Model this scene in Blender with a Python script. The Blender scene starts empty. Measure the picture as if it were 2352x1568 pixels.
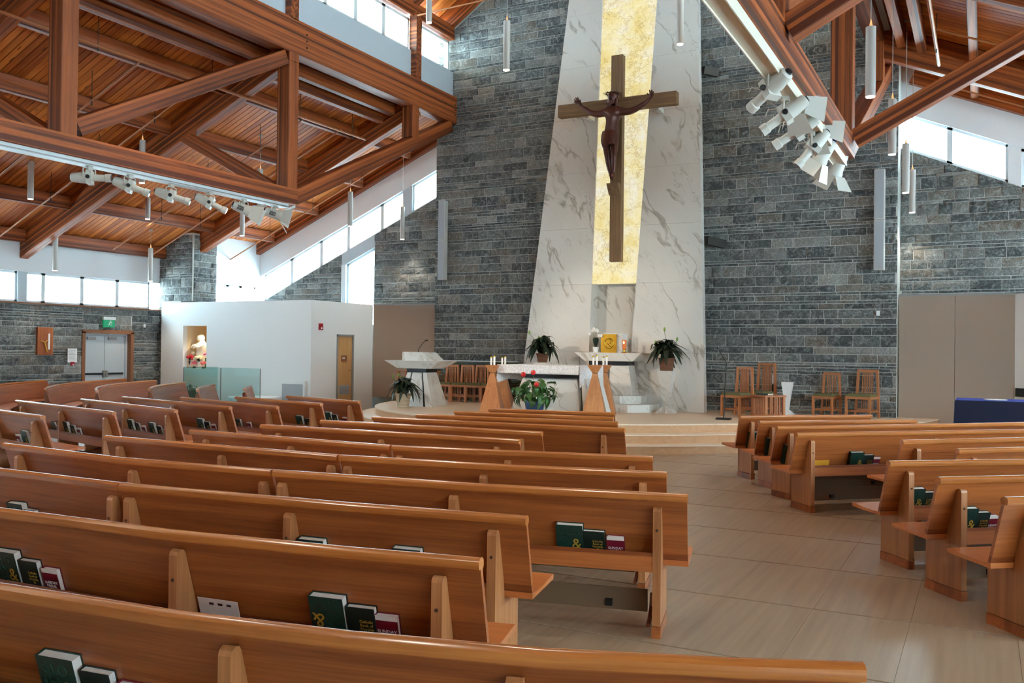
import bpy, math, random
from mathutils import Vector, Matrix, Euler
rnd = random.Random(7)
S = bpy.context.scene
COL = S.collection
PI = math.pi

# ------------------------------------------------------------------ camera
FPX, YAW, PITCH, ROLL, EYE = 2070.0, 0.483, 0.0100, 0.0120, 1.70
def _axes():
    cy, sy = math.cos(YAW), math.sin(YAW)
    f = Vector((-sy, cy, 0)); r = Vector((cy, sy, 0)); u = Vector((0, 0, 1))
    cp, sp = math.cos(PITCH), math.sin(PITCH)
    f2 = f*cp + u*sp; u2 = u*cp - f*sp
    cr, sr = math.cos(ROLL), math.sin(ROLL)
    return r*cr + u2*sr, u2*cr - r*sr, f2
R_, U_, F_ = _axes()
CAM = Vector((0, 0, EYE))
cd = bpy.data.cameras.new('camera')
cd.sensor_fit = 'HORIZONTAL'; cd.sensor_width = 36.0
cd.lens = 36.0*FPX/2352.0
cd.clip_start = 0.05; cd.clip_end = 300
cam = bpy.data.objects.new('camera', cd); COL.objects.link(cam)
m = Matrix((R_, U_, -F_)).transposed().to_4x4(); m.translation = CAM
cam.matrix_world = m
S.camera = cam

# ------------------------------------------------------------------ world, exposure
S.view_settings.view_transform = 'Standard'
S.view_settings.look = 'None'
S.view_settings.gamma = 1.0
S.view_settings.use_curve_mapping = False
S.view_settings.exposure = 0.48
W = bpy.data.worlds.new('sky'); S.world = W; W.use_nodes = True
bg = W.node_tree.nodes['Background']
bg.inputs[0].default_value = (0.64, 0.88, 1.0, 1)
SKY = 16.0
bg.inputs[1].default_value = SKY
S.cycles.max_bounces = 6
S.cycles.diffuse_bounces = 4
S.cycles.glossy_bounces = 3
S.cycles.transparent_max_bounces = 8
S.cycles.use_adaptive_sampling = True
S.cycles.adaptive_threshold = 0.1
S.cycles.adaptive_min_samples = 16
S.cycles.time_limit = 1000
S.cycles.sample_clamp_indirect = 6.0
S.cycles.caustics_reflective = False
S.cycles.caustics_refractive = False

def at(x, y, X=None, Y=None, Z=None, D=None):
    d = R_*((x-1176)/FPX) - U_*((y-784)/FPX) + F_
    if X is not None: t = (X-CAM.x)/d.x
    elif Y is not None: t = (Y-CAM.y)/d.y
    elif Z is not None: t = (Z-CAM.z)/d.z
    else: t = D
    return CAM + d*t
def pixx(p):
    q = Vector(p)-CAM
    return 1176+FPX*q.dot(R_)/q.dot(F_)

# ------------------------------------------------------------------ materials
MATS = {}
def lin(c):
    return tuple(((v/255)/12.92 if v/255 <= .04045 else ((v/255+.055)/1.055)**2.4) for v in c)+(1,)
class NT:
    def __init__(s, name):
        s.m = bpy.data.materials.new(name); s.m.use_nodes = True
        s.t = s.m.node_tree; s.b = s.t.nodes['Principled BSDF']; s.o = s.t.nodes['Material Output']
    def n(s, typ, **k):
        x = s.t.nodes.new(typ)
        for a, v in k.items():
            if a in x.bl_rna.properties.keys(): setattr(x, a, v)
        return x
    def l(s, a, b): s.t.links.new(a, b)
    def val(s, x, v):
        if hasattr(v, 'is_linked'): s.l(v, x)
        else: x.default_value = v
    def math(s, op, a, b=0.0, c=None):
        x = s.n('ShaderNodeMath', operation=op); s.val(x.inputs[0], a); s.val(x.inputs[1], b)
        if c is not None: s.val(x.inputs[2], c)
        return x.outputs[0]
    def mix(s, f, a, b):
        x = s.n('ShaderNodeMix', data_type='RGBA'); s.val(x.inputs[0], f); s.val(x.inputs[6], a); s.val(x.inputs[7], b); return x.outputs[2]
    def noise(s, v, scale, detail=4, rough=.55, dist=0):
        x = s.n('ShaderNodeTexNoise'); x.inputs['Scale'].default_value = scale; x.inputs['Detail'].default_value = detail
        x.inputs['Roughness'].default_value = rough; x.inputs['Distortion'].default_value = dist
        if v is not None: s.l(v, x.inputs['Vector'])
        return x.outputs['Fac']
    def ramp(s, f, *st):
        x = s.n('ShaderNodeValToRGB'); e = x.color_ramp.elements
        for i, (p, c) in enumerate(st):
            q = e[i] if i < 2 else e.new(p)
            q.position = p; q.color = c if len(c) == 4 else tuple(c)+(1,)
        s.l(f, x.inputs[0]); return x.outputs[0]
    def mapping(s, v, scale=(1, 1, 1), rot=(0, 0, 0), loc=None):
        x = s.n('ShaderNodeMapping'); x.inputs['Scale'].default_value = scale; x.inputs['Rotation'].default_value = rot
        s.l(v, x.inputs['Vector'])
        if loc is not None: s.l(loc, x.inputs['Location'])
        return x.outputs[0]
    def rand(s):
        o = s.n('ShaderNodeObjectInfo').outputs['Random']; g = s.n('ShaderNodeNewGeometry').outputs['Random Per Island']
        return s.math('FRACT', s.math('ADD', o, s.math('MULTIPLY', g, 3.7)))
    def bump(s, h, st, d=.02):
        x = s.n('ShaderNodeBump'); x.inputs['Strength'].default_value = st; x.inputs['Distance'].default_value = d
        s.l(h, x.inputs['Height']); s.l(x.outputs[0], s.b.inputs['Normal'])
    def done(s, key): MATS[key] = s.m; return s.m
def plain(key, rgb, rough=.6, metal=0, spec=.5, emit=None, es=0, **k):
    t = NT(key); t.b.inputs['Base Color'].default_value = lin(rgb); t.b.inputs['Roughness'].default_value = rough
    t.b.inputs['Metallic'].default_value = metal; t.b.inputs['Specular IOR Level'].default_value = spec
    if emit: t.b.inputs['Emission Color'].default_value = lin(emit); t.b.inputs['Emission Strength'].default_value = es
    return t.done(key)
def wood(key, light, dark, rough=.35, var=.25, fine=1.0, boards=0, knots=0, coat=0, bamp=.28):
    t = NT(key); a = t.n('ShaderNodeAttribute'); a.attribute_name = 'grain'; v = a.outputs['Vector']
    r = t.rand()
    off = t.n('ShaderNodeCombineXYZ'); t.l(t.math('MULTIPLY', r, 31.0), off.inputs[0]); t.l(t.math('MULTIPLY', r, 17.0), off.inputs[1])
    g1 = t.noise(t.mapping(v, (.6*fine, 14*fine, 14*fine), loc=off.outputs[0]), 1.0, 4, .6, .6)
    g2 = t.noise(t.mapping(v, (2.2*fine, 90*fine, 90*fine), loc=off.outputs[0]), 1.0, 3, .7)
    f = t.math('ADD', t.math('MULTIPLY', g1, .58), t.math('MULTIPLY', g2, .42))
    f = t.math('ADD', f, t.math('MULTIPLY', t.math('SUBTRACT', r, .5), var))
    if boards:
        sx = t.n('ShaderNodeSeparateXYZ'); t.l(v, sx.inputs[0])
        wn = t.n('ShaderNodeTexWhiteNoise', noise_dimensions='2D'); cb = t.n('ShaderNodeCombineXYZ')
        t.l(t.math('FLOOR', t.math('MULTIPLY', sx.outputs[1], 1/boards)), cb.inputs[0]); t.l(t.math('FLOOR', t.math('MULTIPLY', sx.outputs[2], 1/boards)), cb.inputs[1])
        t.l(cb.outputs[0], wn.inputs['Vector'])
        f = t.math('ADD', f, t.math('MULTIPLY', t.math('SUBTRACT', wn.outputs['Value'], .5), bamp))
    c = t.ramp(f, (.32, lin(dark)), (.68, lin(light)))
    if knots:
        vo = t.n('ShaderNodeTexVoronoi'); vo.inputs['Scale'].default_value = 1.0; t.l(t.mapping(v, (1.3, 5.5, 5.5), loc=off.outputs[0]), vo.inputs['Vector'])
        k = t.math('LESS_THAN', vo.outputs['Distance'], .10)
        c = t.mix(t.math('MULTIPLY', k, .7), c, lin((74, 36, 16)))
    t.l(c, t.b.inputs['Base Color']); t.b.inputs['Roughness'].default_value = rough
    if coat: t.b.inputs['Coat Weight'].default_value = coat; t.b.inputs['Coat Roughness'].default_value = .18
    t.bump(g2, .06, .002)
    return t.done(key)
wood('oak', (178, 100, 48), (120, 56, 22), .36, .10, 1.0, .16, coat=.25)
wood('oak_leg', (192, 128, 78), (142, 84, 46), .42, .08)
wood('oak_pale', (226, 186, 134), (196, 150, 100), .45, .1)
wood('oak_edge', (200, 124, 60), (150, 80, 34), .25, .06, coat=.5)
wood('oak_seat', (206, 124, 66), (164, 84, 40), .3, .08, 1.0, .1, coat=.3)
wood('glulam', (176, 92, 40), (92, 38, 12), .5, .10, .8, .042, bamp=.45)
wood('plank', (236, 142, 60), (156, 72, 22), .55, .30, .8, knots=1)
wood('chair_wood', (196, 130, 80), (154, 92, 52), .4, .1)
wood('stand_wood', (206, 144, 92), (164, 100, 58), .4, .06)
wood('door_wood', (214, 168, 112), (192, 142, 88), .45, .05)
wood('riser_wood', (216, 170, 126), (196, 146, 102), .4, .05)
wood('step_wood', (240, 222, 198), (230, 206, 178), .4, .06)
wood('cross_wood', (150, 116, 78), (84, 58, 36), .65, .1, .8)
plain('white', (236, 238, 238), .6); plain('band', (232, 236, 240), .6); plain('frame_white', (226, 236, 240), .35)
plain('panel_blue', (196, 208, 216), .7); plain('tan', (170, 150, 134), .85); plain('trimgrey', (150, 148, 146), .5)
plain('doorgrey', (196, 206, 212), .5); plain('metal', (160, 160, 160), .35, .9); plain('copper', (150, 92, 66), .35, .7)
plain('dark', (24, 24, 26), .5); plain('black', (14, 14, 16), .45); plain('granite_black', (22, 23, 28), .25)
plain('fixture', (206, 203, 194), .45); plain('blue_glass', (24, 28, 70), .2); plain('raceway', (226, 218, 200), .5)
plain('lamp_body', (190, 184, 178), .45, .2)
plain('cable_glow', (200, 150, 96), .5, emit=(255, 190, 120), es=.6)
plain('lamp_glow', (255, 246, 230), .5, emit=(255, 244, 226), es=6)
plain('cable', (190, 184, 176), .5); plain('pipe', (176, 108, 62), .4); plain('steel', (66, 64, 60), .5, .6)
plain('speaker', (196, 194, 188), .6); plain('green_cover', (16, 48, 40), .42); plain('black_cover', (18, 34, 30), .42)
plain('red_cover', (124, 24, 42), .4); plain('pages', (232, 224, 216), .8); plain('gold', (214, 164, 60), .4, .3)
plain('emboss', (30, 70, 58), .25); plain('white_print', (240, 236, 230), .6); plain('yellow_cover', (226, 160, 44), .5)
plain('olive', (104, 102, 66), .9); plain('candle', (244, 244, 238), .5); plain('brass', (190, 160, 60), .25, .9)
plain('gold_metal', (226, 172, 60), .22, .95); plain('amber', (150, 62, 26), .2, emit=(255, 150, 60), es=.25)
plain('flame', (255, 220, 150), .5, emit=(255, 214, 140), es=5)
plain('bronze', (84, 46, 38), .38, .35); plain('leaf_dark', (26, 44, 30), .4); plain('leaf', (48, 92, 40), .35)
plain('spathe', (120, 160, 60), .5); plain('stem', (70, 110, 56), .5); plain('red_flower', (214, 36, 52), .35)
plain('pot_blue', (24, 54, 92), .2); plain('basket', (124, 84, 62), .8); plain('basket_light', (190, 176, 150), .75)
plain('orchid', (246, 244, 240), .6); plain('pink_flower', (228, 112, 120), .6); plain('cream_flower', (244, 236, 196), .6)
plain('magenta', (214, 90, 160), .6); plain('statue', (248, 240, 222), .6); plain('alarm_red', (176, 34, 44), .4)
plain('exit_green', (16, 122, 84), .5, emit=(20, 150, 100), es=.4); plain('sign_white', (240, 244, 244), .5)
plain('niche', (236, 214, 178), .7); plain('soil', (50, 36, 26), .9); plain('rug', (74, 58, 46), .95)
plain('sign_brown', (142, 92, 58), .5); plain('vent', (172, 176, 182), .6); plain('kneeler_pad', (118, 90, 64), .6)
plain('mortar', (206, 208, 202), .9); plain('plaster_dark', (70, 44, 26), .9); plain('grout', (126, 112, 98), .8)
# velvet-like blue table cloth
t = NT('velvet'); t.b.inputs['Base Color'].default_value = lin((10, 13, 44)); t.b.inputs['Roughness'].default_value = .8
t.b.inputs['Sheen Weight'].default_value = .25; t.b.inputs['Sheen Tint'].default_value = lin((60, 80, 220)); t.done('velvet')
# window glass
def glass(key, tint, refl, mn=.04):
    t = NT(key); t.t.nodes.remove(t.b)
    tr = t.n('ShaderNodeBsdfTransparent'); tr.inputs[0].default_value = tint
    gl = t.n('ShaderNodeBsdfGlossy'); gl.inputs['Roughness'].default_value = .02; gl.inputs[0].default_value = refl
    lw = t.n('ShaderNodeLayerWeight'); lw.inputs[0].default_value = .5
    mx = t.n('ShaderNodeMixShader'); t.l(t.math('ADD', t.math('MULTIPLY', t.math('POWER', lw.outputs['Facing'], 4.0), .5), mn), mx.inputs[0])
    t.l(tr.outputs[0], mx.inputs[1]); t.l(gl.outputs[0], mx.inputs[2]); t.l(mx.outputs[0], t.o.inputs[0]); return t.done(key)
glass('glass', (.98, 1, 1, 1), (.9, .95, 1, 1), .0)
glass('glass_green', (.80, .93, .92, 1), (.85, .95, .95, 1), .05)
glass('glass_screen', (.62, .68, .62, 1), (.9, .95, .92, 1), .12)
# stone
t = NT('stone'); pos = t.n('ShaderNodeNewGeometry').outputs['Position']; r = t.rand()
base = t.ramp(r, (0, lin((60, 64, 64))), (1, lin((170, 170, 164))), (.3, lin((80, 84, 84))), (.62, lin((102, 105, 102))), (.84, lin((132, 132, 126))))
r2 = t.math('FRACT', t.math('MULTIPLY', r, 13.37))
base = t.mix(t.math('MULTIPLY', t.math('GREATER_THAN', r2, .88), .45), base, lin((146, 128, 104)))
n1 = t.noise(pos, 9, 6, .7, 1.2); n2 = t.noise(pos, 42, 4, .7, .5)
c = t.mix(t.math('MULTIPLY', t.ramp(n1, (.45, (0, 0, 0)), (.66, (1, 1, 1))), .6), base, lin((196, 200, 198)))
n3 = t.noise(pos, 95, 3, .7)
c = t.mix(t.math('MULTIPLY', t.ramp(n2, (.40, (1, 1, 1)), (.56, (0, 0, 0))), .62), c, lin((46, 51, 54)))
c = t.mix(t.math('MULTIPLY', t.ramp(n3, (.56, (0, 0, 0)), (.64, (1, 1, 1))), .35), c, lin((190, 194, 192)))
t.l(c, t.b.inputs['Base Color']); t.b.inputs['Roughness'].default_value = .75
t.bump(t.math('ADD', n1, t.math('MULTIPLY', n2, .6)), .7, .03); t.done('stone')
# marble
def marble(key, base, vein, dens=1.0, tilt=.53):
    t = NT(key); pos = t.n('ShaderNodeNewGeometry').outputs['Position']
    wv = t.n('ShaderNodeTexNoise'); wv.inputs['Scale'].default_value = .8*dens; wv.inputs['Detail'].default_value = 4; t.l(pos, wv.inputs['Vector'])
    sc = t.n('ShaderNodeVectorMath', operation='SCALE'); t.l(wv.outputs['Color'], sc.inputs[0]); sc.inputs['Scale'].default_value = .9
    ad = t.n('ShaderNodeVectorMath', operation='ADD'); t.l(pos, ad.inputs[0]); t.l(sc.outputs[0], ad.inputs[1])
    p = t.mapping(t.mapping(ad.outputs[0], (1, 1, 1), (0, tilt, 0)), (1.5*dens, .5*dens, .30*dens))
    v1 = t.math('ABSOLUTE', t.math('SUBTRACT', t.noise(p, 1.0, 4, .55), .5))
    v2 = t.math('ABSOLUTE', t.math('SUBTRACT', t.noise(p, 2.3, 5, .6), .52))
    mask = t.noise(p, .9, 2, .5); m2 = t.noise(pos, 1.7*dens, 2, .5)
    a = t.math('MULTIPLY', t.ramp(v1, (.0, (1, 1, 1)), (.020, (0, 0, 0))), t.ramp(m2, (.42, (0, 0, 0)), (.55, (1, 1, 1))))
    b = t.math('MULTIPLY', t.ramp(v2, (.0, (1, 1, 1)), (.010, (0, 0, 0))), t.ramp(mask, (.48, (0, 0, 0)), (.6, (.7,)*3)))
    f = t.math('MAXIMUM', a, b)
    cl = t.mix(t.noise(pos, 1.3, 4), lin(base), lin(tuple(int(v*.94) for v in base)))
    t.l(t.mix(t.math('MULTIPLY', f, .75), cl, lin(vein)), t.b.inputs['Base Color']); t.b.inputs['Roughness'].default_value = .38
    return t.done(key)
marble('marble', (224, 220, 212), (142, 130, 112), .9); marble('marble_white', (226, 228, 226), (176, 168, 156), 1.5, .9)
# backlit onyx
t = NT('onyx'); pos = t.n('ShaderNodeNewGeometry').outputs['Position']
dn = t.n('ShaderNodeTexNoise'); dn.inputs['Scale'].default_value = 2.4; dn.inputs['Detail'].default_value = 5; dn.inputs['Roughness'].default_value = .65; t.l(pos, dn.inputs['Vector'])
vs_ = t.n('ShaderNodeVectorMath', operation='SCALE'); t.l(dn.outputs['Color'], vs_.inputs[0]); vs_.inputs['Scale'].default_value = 1.1
vv = t.n('ShaderNodeVectorMath', operation='ADD'); t.l(pos, vv.inputs[0]); t.l(vs_.outputs[0], vv.inputs[1])
mk = t.noise(pos, 1.7, 3, .6)
def vein(sc, w, st, lo):
    vo = t.n('ShaderNodeTexVoronoi', feature='DISTANCE_TO_EDGE'); vo.inputs['Scale'].default_value = sc; t.l(vv.outputs[0], vo.inputs['Vector'])
    return t.math('MULTIPLY', t.ramp(vo.outputs['Distance'], (0, (1, 1, 1)), (w, (0, 0, 0))), t.math('MULTIPLY', t.ramp(mk, (lo, (.25,)*3), (lo+.25, (1, 1, 1))), st))
big = t.ramp(t.noise(pos, 1.6, 5, .6, .8), (.28, lin((240, 218, 140))), (.48, lin((250, 240, 190))), (.66, lin((252, 250, 234))))
c = t.mix(vein(3.0, .06, .7, .35), big, lin((176, 140, 62))); c = t.mix(vein(7.0, .07, .5, .4), c, lin((196, 166, 92)))
t.l(c, t.b.inputs['Emission Color']); t.b.inputs['Emission Strength'].default_value = .6
t.b.inputs['Base Color'].default_value = lin((120, 104, 60)); t.b.inputs['Roughness'].default_value = .25; t.done('onyx')
# floor tile
t = NT('tile'); pos = t.n('ShaderNodeNewGeometry').outputs['Position']; r = t.rand()
off = t.n('ShaderNodeCombineXYZ'); t.l(t.math('MULTIPLY', r, 9.0), off.inputs[0])
g = t.noise(t.mapping(pos, (22, .8, 1), (0, 0, .10), off.outputs[0]), 1, 3, .5, 0)
c = t.ramp(g, (.2, lin((142, 118, 94))), (.8, lin((170, 147, 122))))
c = t.mix(t.math('MULTIPLY', r, .18), c, lin((160, 134, 108)))
t.l(c, t.b.inputs['Base Color']); t.b.inputs['Roughness'].default_value = .31; t.done('tile')
# lace cloth
t = NT('lace'); a = t.n('ShaderNodeNewGeometry').outputs['Position']
vo = t.n('ShaderNodeTexVoronoi'); vo.inputs['Scale'].default_value = 26; t.l(a, vo.inputs['Vector'])
t.l(t.ramp(vo.outputs['Distance'], (.15, lin((248, 248, 250))), (.55, lin((222, 222, 224)))), t.b.inputs['Base Color']); t.b.inputs['Roughness'].default_value = .9
t.bump(vo.outputs['Distance'], .3, .01); t.done('lace')

# ------------------------------------------------------------------ mesh helpers
class MB:
    def __init__(s): s.v = []; s.f = []; s.g = []
    def add(s, vs, fs, gs=None):
        k = len(s.v); s.v += [Vector(v) for v in vs]; s.f += [[i+k for i in f] for f in fs]
        s.g += [tuple(q) for q in (gs if gs is not None else vs)]; return s
    def box(s, x0, x1, y0, y1, z0, z1, grain=0):
        vs = [(x, y, z) for x in (x0, x1) for y in (y0, y1) for z in (z0, z1)]
        gs = [(v[grain], v[(grain+1) % 3], v[(grain+2) % 3]) for v in vs]
        return s.add(vs, [(0, 1, 3, 2), (4, 6, 7, 5), (0, 4, 5, 1), (2, 3, 7, 6), (0, 2, 6, 4), (1, 5, 7, 3)], gs)
    def bar(s, p, q, w, h, up=(0, 0, 1), bevel=0):
        p, q = Vector(p), Vector(q); d = (q-p); L = d.length; d.normalize(); up = Vector(up)
        sd = d.cross(up); sd.normalize(); u = sd.cross(d)
        c = [(-w/2, -h/2), (w/2, -h/2), (w/2, h/2), (-w/2, h/2)]
        if bevel:
            b = bevel; c = [(-w/2+b, -h/2), (w/2-b, -h/2), (w/2, -h/2+b), (w/2, h/2-b), (w/2-b, h/2), (-w/2+b, h/2), (-w/2, h/2-b), (-w/2, -h/2+b)]
        n = len(c); vs = [p+sd*a+u*b2 for a, b2 in c]+[q+sd*a+u*b2 for a, b2 in c]
        gs = [(0, a, b2) for a, b2 in c]+[(L, a, b2) for a, b2 in c]
        fs = [tuple(range(n)), tuple(reversed(range(n, 2*n)))]+[(i, i+n, (i+1) % n+n, (i+1) % n) for i in range(n)]
        return s.add(vs, fs, gs)
    def hexa(s, b, t, grain=2):
        vs = [Vector(v) for v in list(b)+list(t)]; n = len(b)
        gs = [(v[grain], v[(grain+1) % 3], v[(grain+2) % 3]) for v in vs]
        return s.add(vs, [tuple(reversed(range(n))), tuple(range(n, 2*n))]+[(i, (i+1) % n, (i+1) % n+n, i+n) for i in range(n)], gs)
    def prism(s, pts, off, gaxis=None):
        pts = [Vector(p) for p in pts]; off = Vector(off); n = len(pts)
        vs = pts+[p+off for p in pts]
        gs = None
        if gaxis is not None: gs = [(v[gaxis], v[(gaxis+1) % 3], v[(gaxis+2) % 3]) for v in vs]
        return s.add(vs, [tuple(reversed(range(n))), tuple(range(n, 2*n))]+[(i, (i+1) % n, (i+1) % n+n, i+n) for i in range(n)], gs)
    def tube(s, path, r, n=8, caps=True):
        path = [Vector(p) for p in path]; rs = r if isinstance(r, (list, tuple)) else [r]*len(path)
        vs = []; fs = []; up = None
        for i, p in enumerate(path):
            d = (path[min(i+1, len(path)-1)]-path[max(i-1, 0)]).normalized()
            if up is None:
                up = Vector((0, 0, 1)) if abs(d.z) < .9 else Vector((1, 0, 0))
            a = d.cross(up).normalized(); b = a.cross(d).normalized(); up = b
            for k in range(n):
                t = 2*PI*k/n; vs.append(p+(a*math.cos(t)+b*math.sin(t))*rs[i])
        for i in range(len(path)-1):
            for k in range(n): fs.append((i*n+k, i*n+(k+1) % n, (i+1)*n+(k+1) % n, (i+1)*n+k))
        if caps: fs += [tuple(reversed(range(n))), tuple(range((len(path)-1)*n, len(path)*n))]
        return s.add(vs, fs)
    def lathe(s, prof, c=(0, 0, 0), n=16, a0=PI/16):
        c = Vector(c); vs = []; fs = []
        for r, z in prof:
            for k in range(n): vs.append(c+Vector((r*math.cos(a0+2*PI*k/n), r*math.sin(a0+2*PI*k/n), z)))
        for i in range(len(prof)-1):
            for k in range(n): fs.append((i*n+k, i*n+(k+1) % n, (i+1)*n+(k+1) % n, (i+1)*n+k))
        fs += [tuple(reversed(range(n))), tuple(range((len(prof)-1)*n, len(prof)*n))]
        return s.add(vs, fs)
    def ball(s, c, r, n=8, sc=(1, 1, 1)):
        c = Vector(c); h = n//2
        prof = [(math.sin(PI*i/h), -math.cos(PI*i/h)) for i in range(h+1)]
        vs = []; fs = []
        for q, z in prof:
            for k in range(n): vs.append(c+Vector((r*sc[0]*q*math.cos(2*PI*k/n), r*sc[1]*q*math.sin(2*PI*k/n), r*sc[2]*z)))
        for i in range(h):
            for k in range(n): fs.append((i*n+k, i*n+(k+1) % n, (i+1)*n+(k+1) % n, (i+1)*n+k))
        return s.add(vs, fs)
    def mesh(s, name, mat, org=Vector((0, 0, 0)), smooth=False):
        me = bpy.data.meshes.new(name)
        me.from_pydata([tuple(v-org) for v in s.v], [], s.f)
        at_ = me.attributes.new('grain', 'FLOAT_VECTOR', 'POINT')
        at_.data.foreach_set('vector', [c for q in s.g for c in q])
        me.materials.append(MATS[mat])
        if smooth:
            me.polygons.foreach_set('use_smooth', [True]*len(me.polygons))
            if smooth != 'all': me.set_sharp_from_angle(angle=math.radians(40))
        return me
    def build(s, name, mat, parent=None, smooth=False, local=False):
        org = Vector((0, 0, 0))
        if not local:
            q = parent
            while q is not None: org = org+q.location; q = q.parent
        return link(name, s.mesh(name, mat, org, smooth), parent)
def link(name, data, parent=None):
    o = bpy.data.objects.new(name, data); COL.objects.link(o)
    if parent is not None: o.parent = parent
    return o
def thing(name, label, cat, loc=(0, 0, 0), rz=0, group=None):
    o = link(name, None); o.location = loc; o.rotation_euler = (0, 0, rz); o.empty_display_size = .1
    return tag(o, label, cat, group)
def tag(o, label, cat, group=None):
    o['label'] = label; o['category'] = cat
    if group: o['group'] = group
    return o
def struct(o): o['kind'] = 'structure'; return o
def stuff(o): o['kind'] = 'stuff'; return o
def copy_tree(o, parent=None):
    c = o.copy(); COL.objects.link(c); c.parent = parent
    for ch in o.children: copy_tree(ch, c)
    return c
def relabel(o, label): o['label'] = label; return o
def text_mesh(key, lines, size, mat, lead=1.0, align='LEFT', ext=.0006):
    cu = bpy.data.curves.new(key, 'FONT'); cu.body = '\n'.join(lines); cu.size = size; cu.align_x = align
    cu.space_line = lead; cu.resolution_u = 2; cu.extrude = ext
    ob = bpy.data.objects.new(key, cu); COL.objects.link(ob)
    dg = bpy.context.evaluated_depsgraph_get(); me = bpy.data.meshes.new_from_object(ob.evaluated_get(dg))
    bpy.data.objects.remove(ob); bpy.data.curves.remove(cu)
    me.materials.clear(); me.materials.append(MATS[mat]); me.name = key
    return me
ORD = ['first', 'second', 'third', 'fourth', 'fifth', 'sixth', 'seventh', 'eighth', 'ninth', 'tenth', 'eleventh', 'twelfth', 'thirteenth', 'fourteenth', 'fifteenth', 'sixteenth']

# ================================================================== SETTING
YW, YB, YREAR = 19.5, 20.1, -8.0
XL, XR, XC = -12.47, -1.55, -6.9
def mir(X): return 2*XC-X
def zrb(X): return 3.72+.43*((X if X < XC else mir(X))+20.0)
PZ = .45                                             # platform height
# ---- floor
fl = MB().box(-21, 7.5, YREAR, 21, -.2, -.004).build('floor', 'grout'); struct(fl)
def tile_mb(x, y, w=.6, d=1.2):
    g = .0035; b = .003
    return [(x+g, y+g), (x+w-g, y+g), (x+w-g, y+d-g), (x+g, y+d-g)], b
X0T, Y0T = -.41, 5.08
tm = MB(); c, b = tile_mb(0, 0); tm.hexa([(p[0], p[1], -.004) for p in c], [(p[0], p[1], 0) for p in c]); tme = tm.mesh('tile', 'tile')
far = MB()
for i in range(-34, 13):
    for j in range(-11, 13):
        x, y = X0T+i*.595, Y0T+j*1.213
        if -5.2 < x < 1.2 and 3.2 < y < 16 or (-9.6 < x < -6.5 and 8 < y < 15):
            o = link('tile', tme, fl); o.location = (x, y, 0)
        else:
            c, b = tile_mb(x, y); far.hexa([(p[0], p[1], -.004) for p in c], [(p[0], p[1], 0) for p in c])
stuff(far.build('tile_field', 'tile', fl))
# ---- platform with three steps (curved)
PC = (-7.9, 18.9)
def outline(r, right, left):
    pts = []
    a0, a1 = math.radians(-42), math.radians(-168)
    for i in range(41):
        a = a0+(a1-a0)*i/40; pts.append((PC[0]+r*math.cos(a), PC[1]+r*math.sin(a)))
    return right+pts+left
pf = None
for k, (r, z) in enumerate(((5.46, .15), (5.13, .30), (4.8, .45))):
    e = r-4.8
    ol = outline(r, [(-.75+e, 19.95), (-1.0+e*.9, 18.75-e*.3), (-2.5+e*.8, 17.25-e*.5)], [(-12.9-e*.3, 19.95)])
    n = len(ol)
    mb = MB(); z0 = z-.15 if k else 0
    mb.prism([(p[0], p[1], z0) for p in reversed(ol)], (0, 0, .15-.02))
    o = mb.build(['platform_step', 'platform_step', 'platform'][k], 'riser_wood', pf)
    if k == 0: pf = struct(o); pf.name = 'floor_platform'
    nose = MB()
    q = [(PC[0]+(p[0]-PC[0])*1.004, PC[1]+(p[1]-PC[1])*1.004) for p in ol]
    nose.prism([(p[0], p[1], z-.02) for p in reversed(q)], (0, 0, .02))
    nose.build('tread', 'step_wood', pf)
# ---- stone helper
UNIT = []
for s in range(6):
    r = random.Random(s); mb = MB(); nx, nz = 4, 3; idx = {}
    vs = []
    for i in range(nx+1):
        for j in range(nz+1):
            edge = i in (0, nx) or j in (0, nz)
            vs.append((i/nx-.5+(0 if edge else r.uniform(-.06, .06)), -(.30 if edge else r.uniform(.45, 1.0)), j/nz-.5+(0 if edge else r.uniform(-.08, .08))))
    n0 = len(vs); vs += [(-.5, .4, -.5), (.5, .4, -.5), (.5, .4, .5), (-.5, .4, .5)]
    I = lambda i, j: i*(nz+1)+j
    fs = [(I(i, j), I(i+1, j), I(i+1, j+1), I(i, j+1)) for i in range(nx) for j in range(nz)]
    fs += [tuple([I(i, 0) for i in range(nx, -1, -1)]+[n0, n0+1]), tuple([I(i, nz) for i in range(nx+1)]+[n0+2, n0+3]),
           tuple([I(0, j) for j in range(nz+1)]+[n0+3, n0]), tuple([I(nx, j) for j in range(nz, -1, -1)]+[n0+1, n0+2])]
    UNIT.append((vs, fs)); 
UM = [MB().add(v, f).mesh('stone', 'stone') for v, f in UNIT]
def clip(poly, a, b, c):                              # keep a*u+b*z<=c
    out = []
    for i, p in enumerate(poly):
        q = poly[(i+1) % len(poly)]; dp = a*p[0]+b*p[1]-c; dq = a*q[0]+b*q[1]-c
        if dp <= 0: out.append(p)
        if dp*dq < 0: t = dp/(dp-dq); out.append((p[0]+(q[0]-p[0])*t, p[1]+(q[1]-p[1])*t))
    return out
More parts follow.
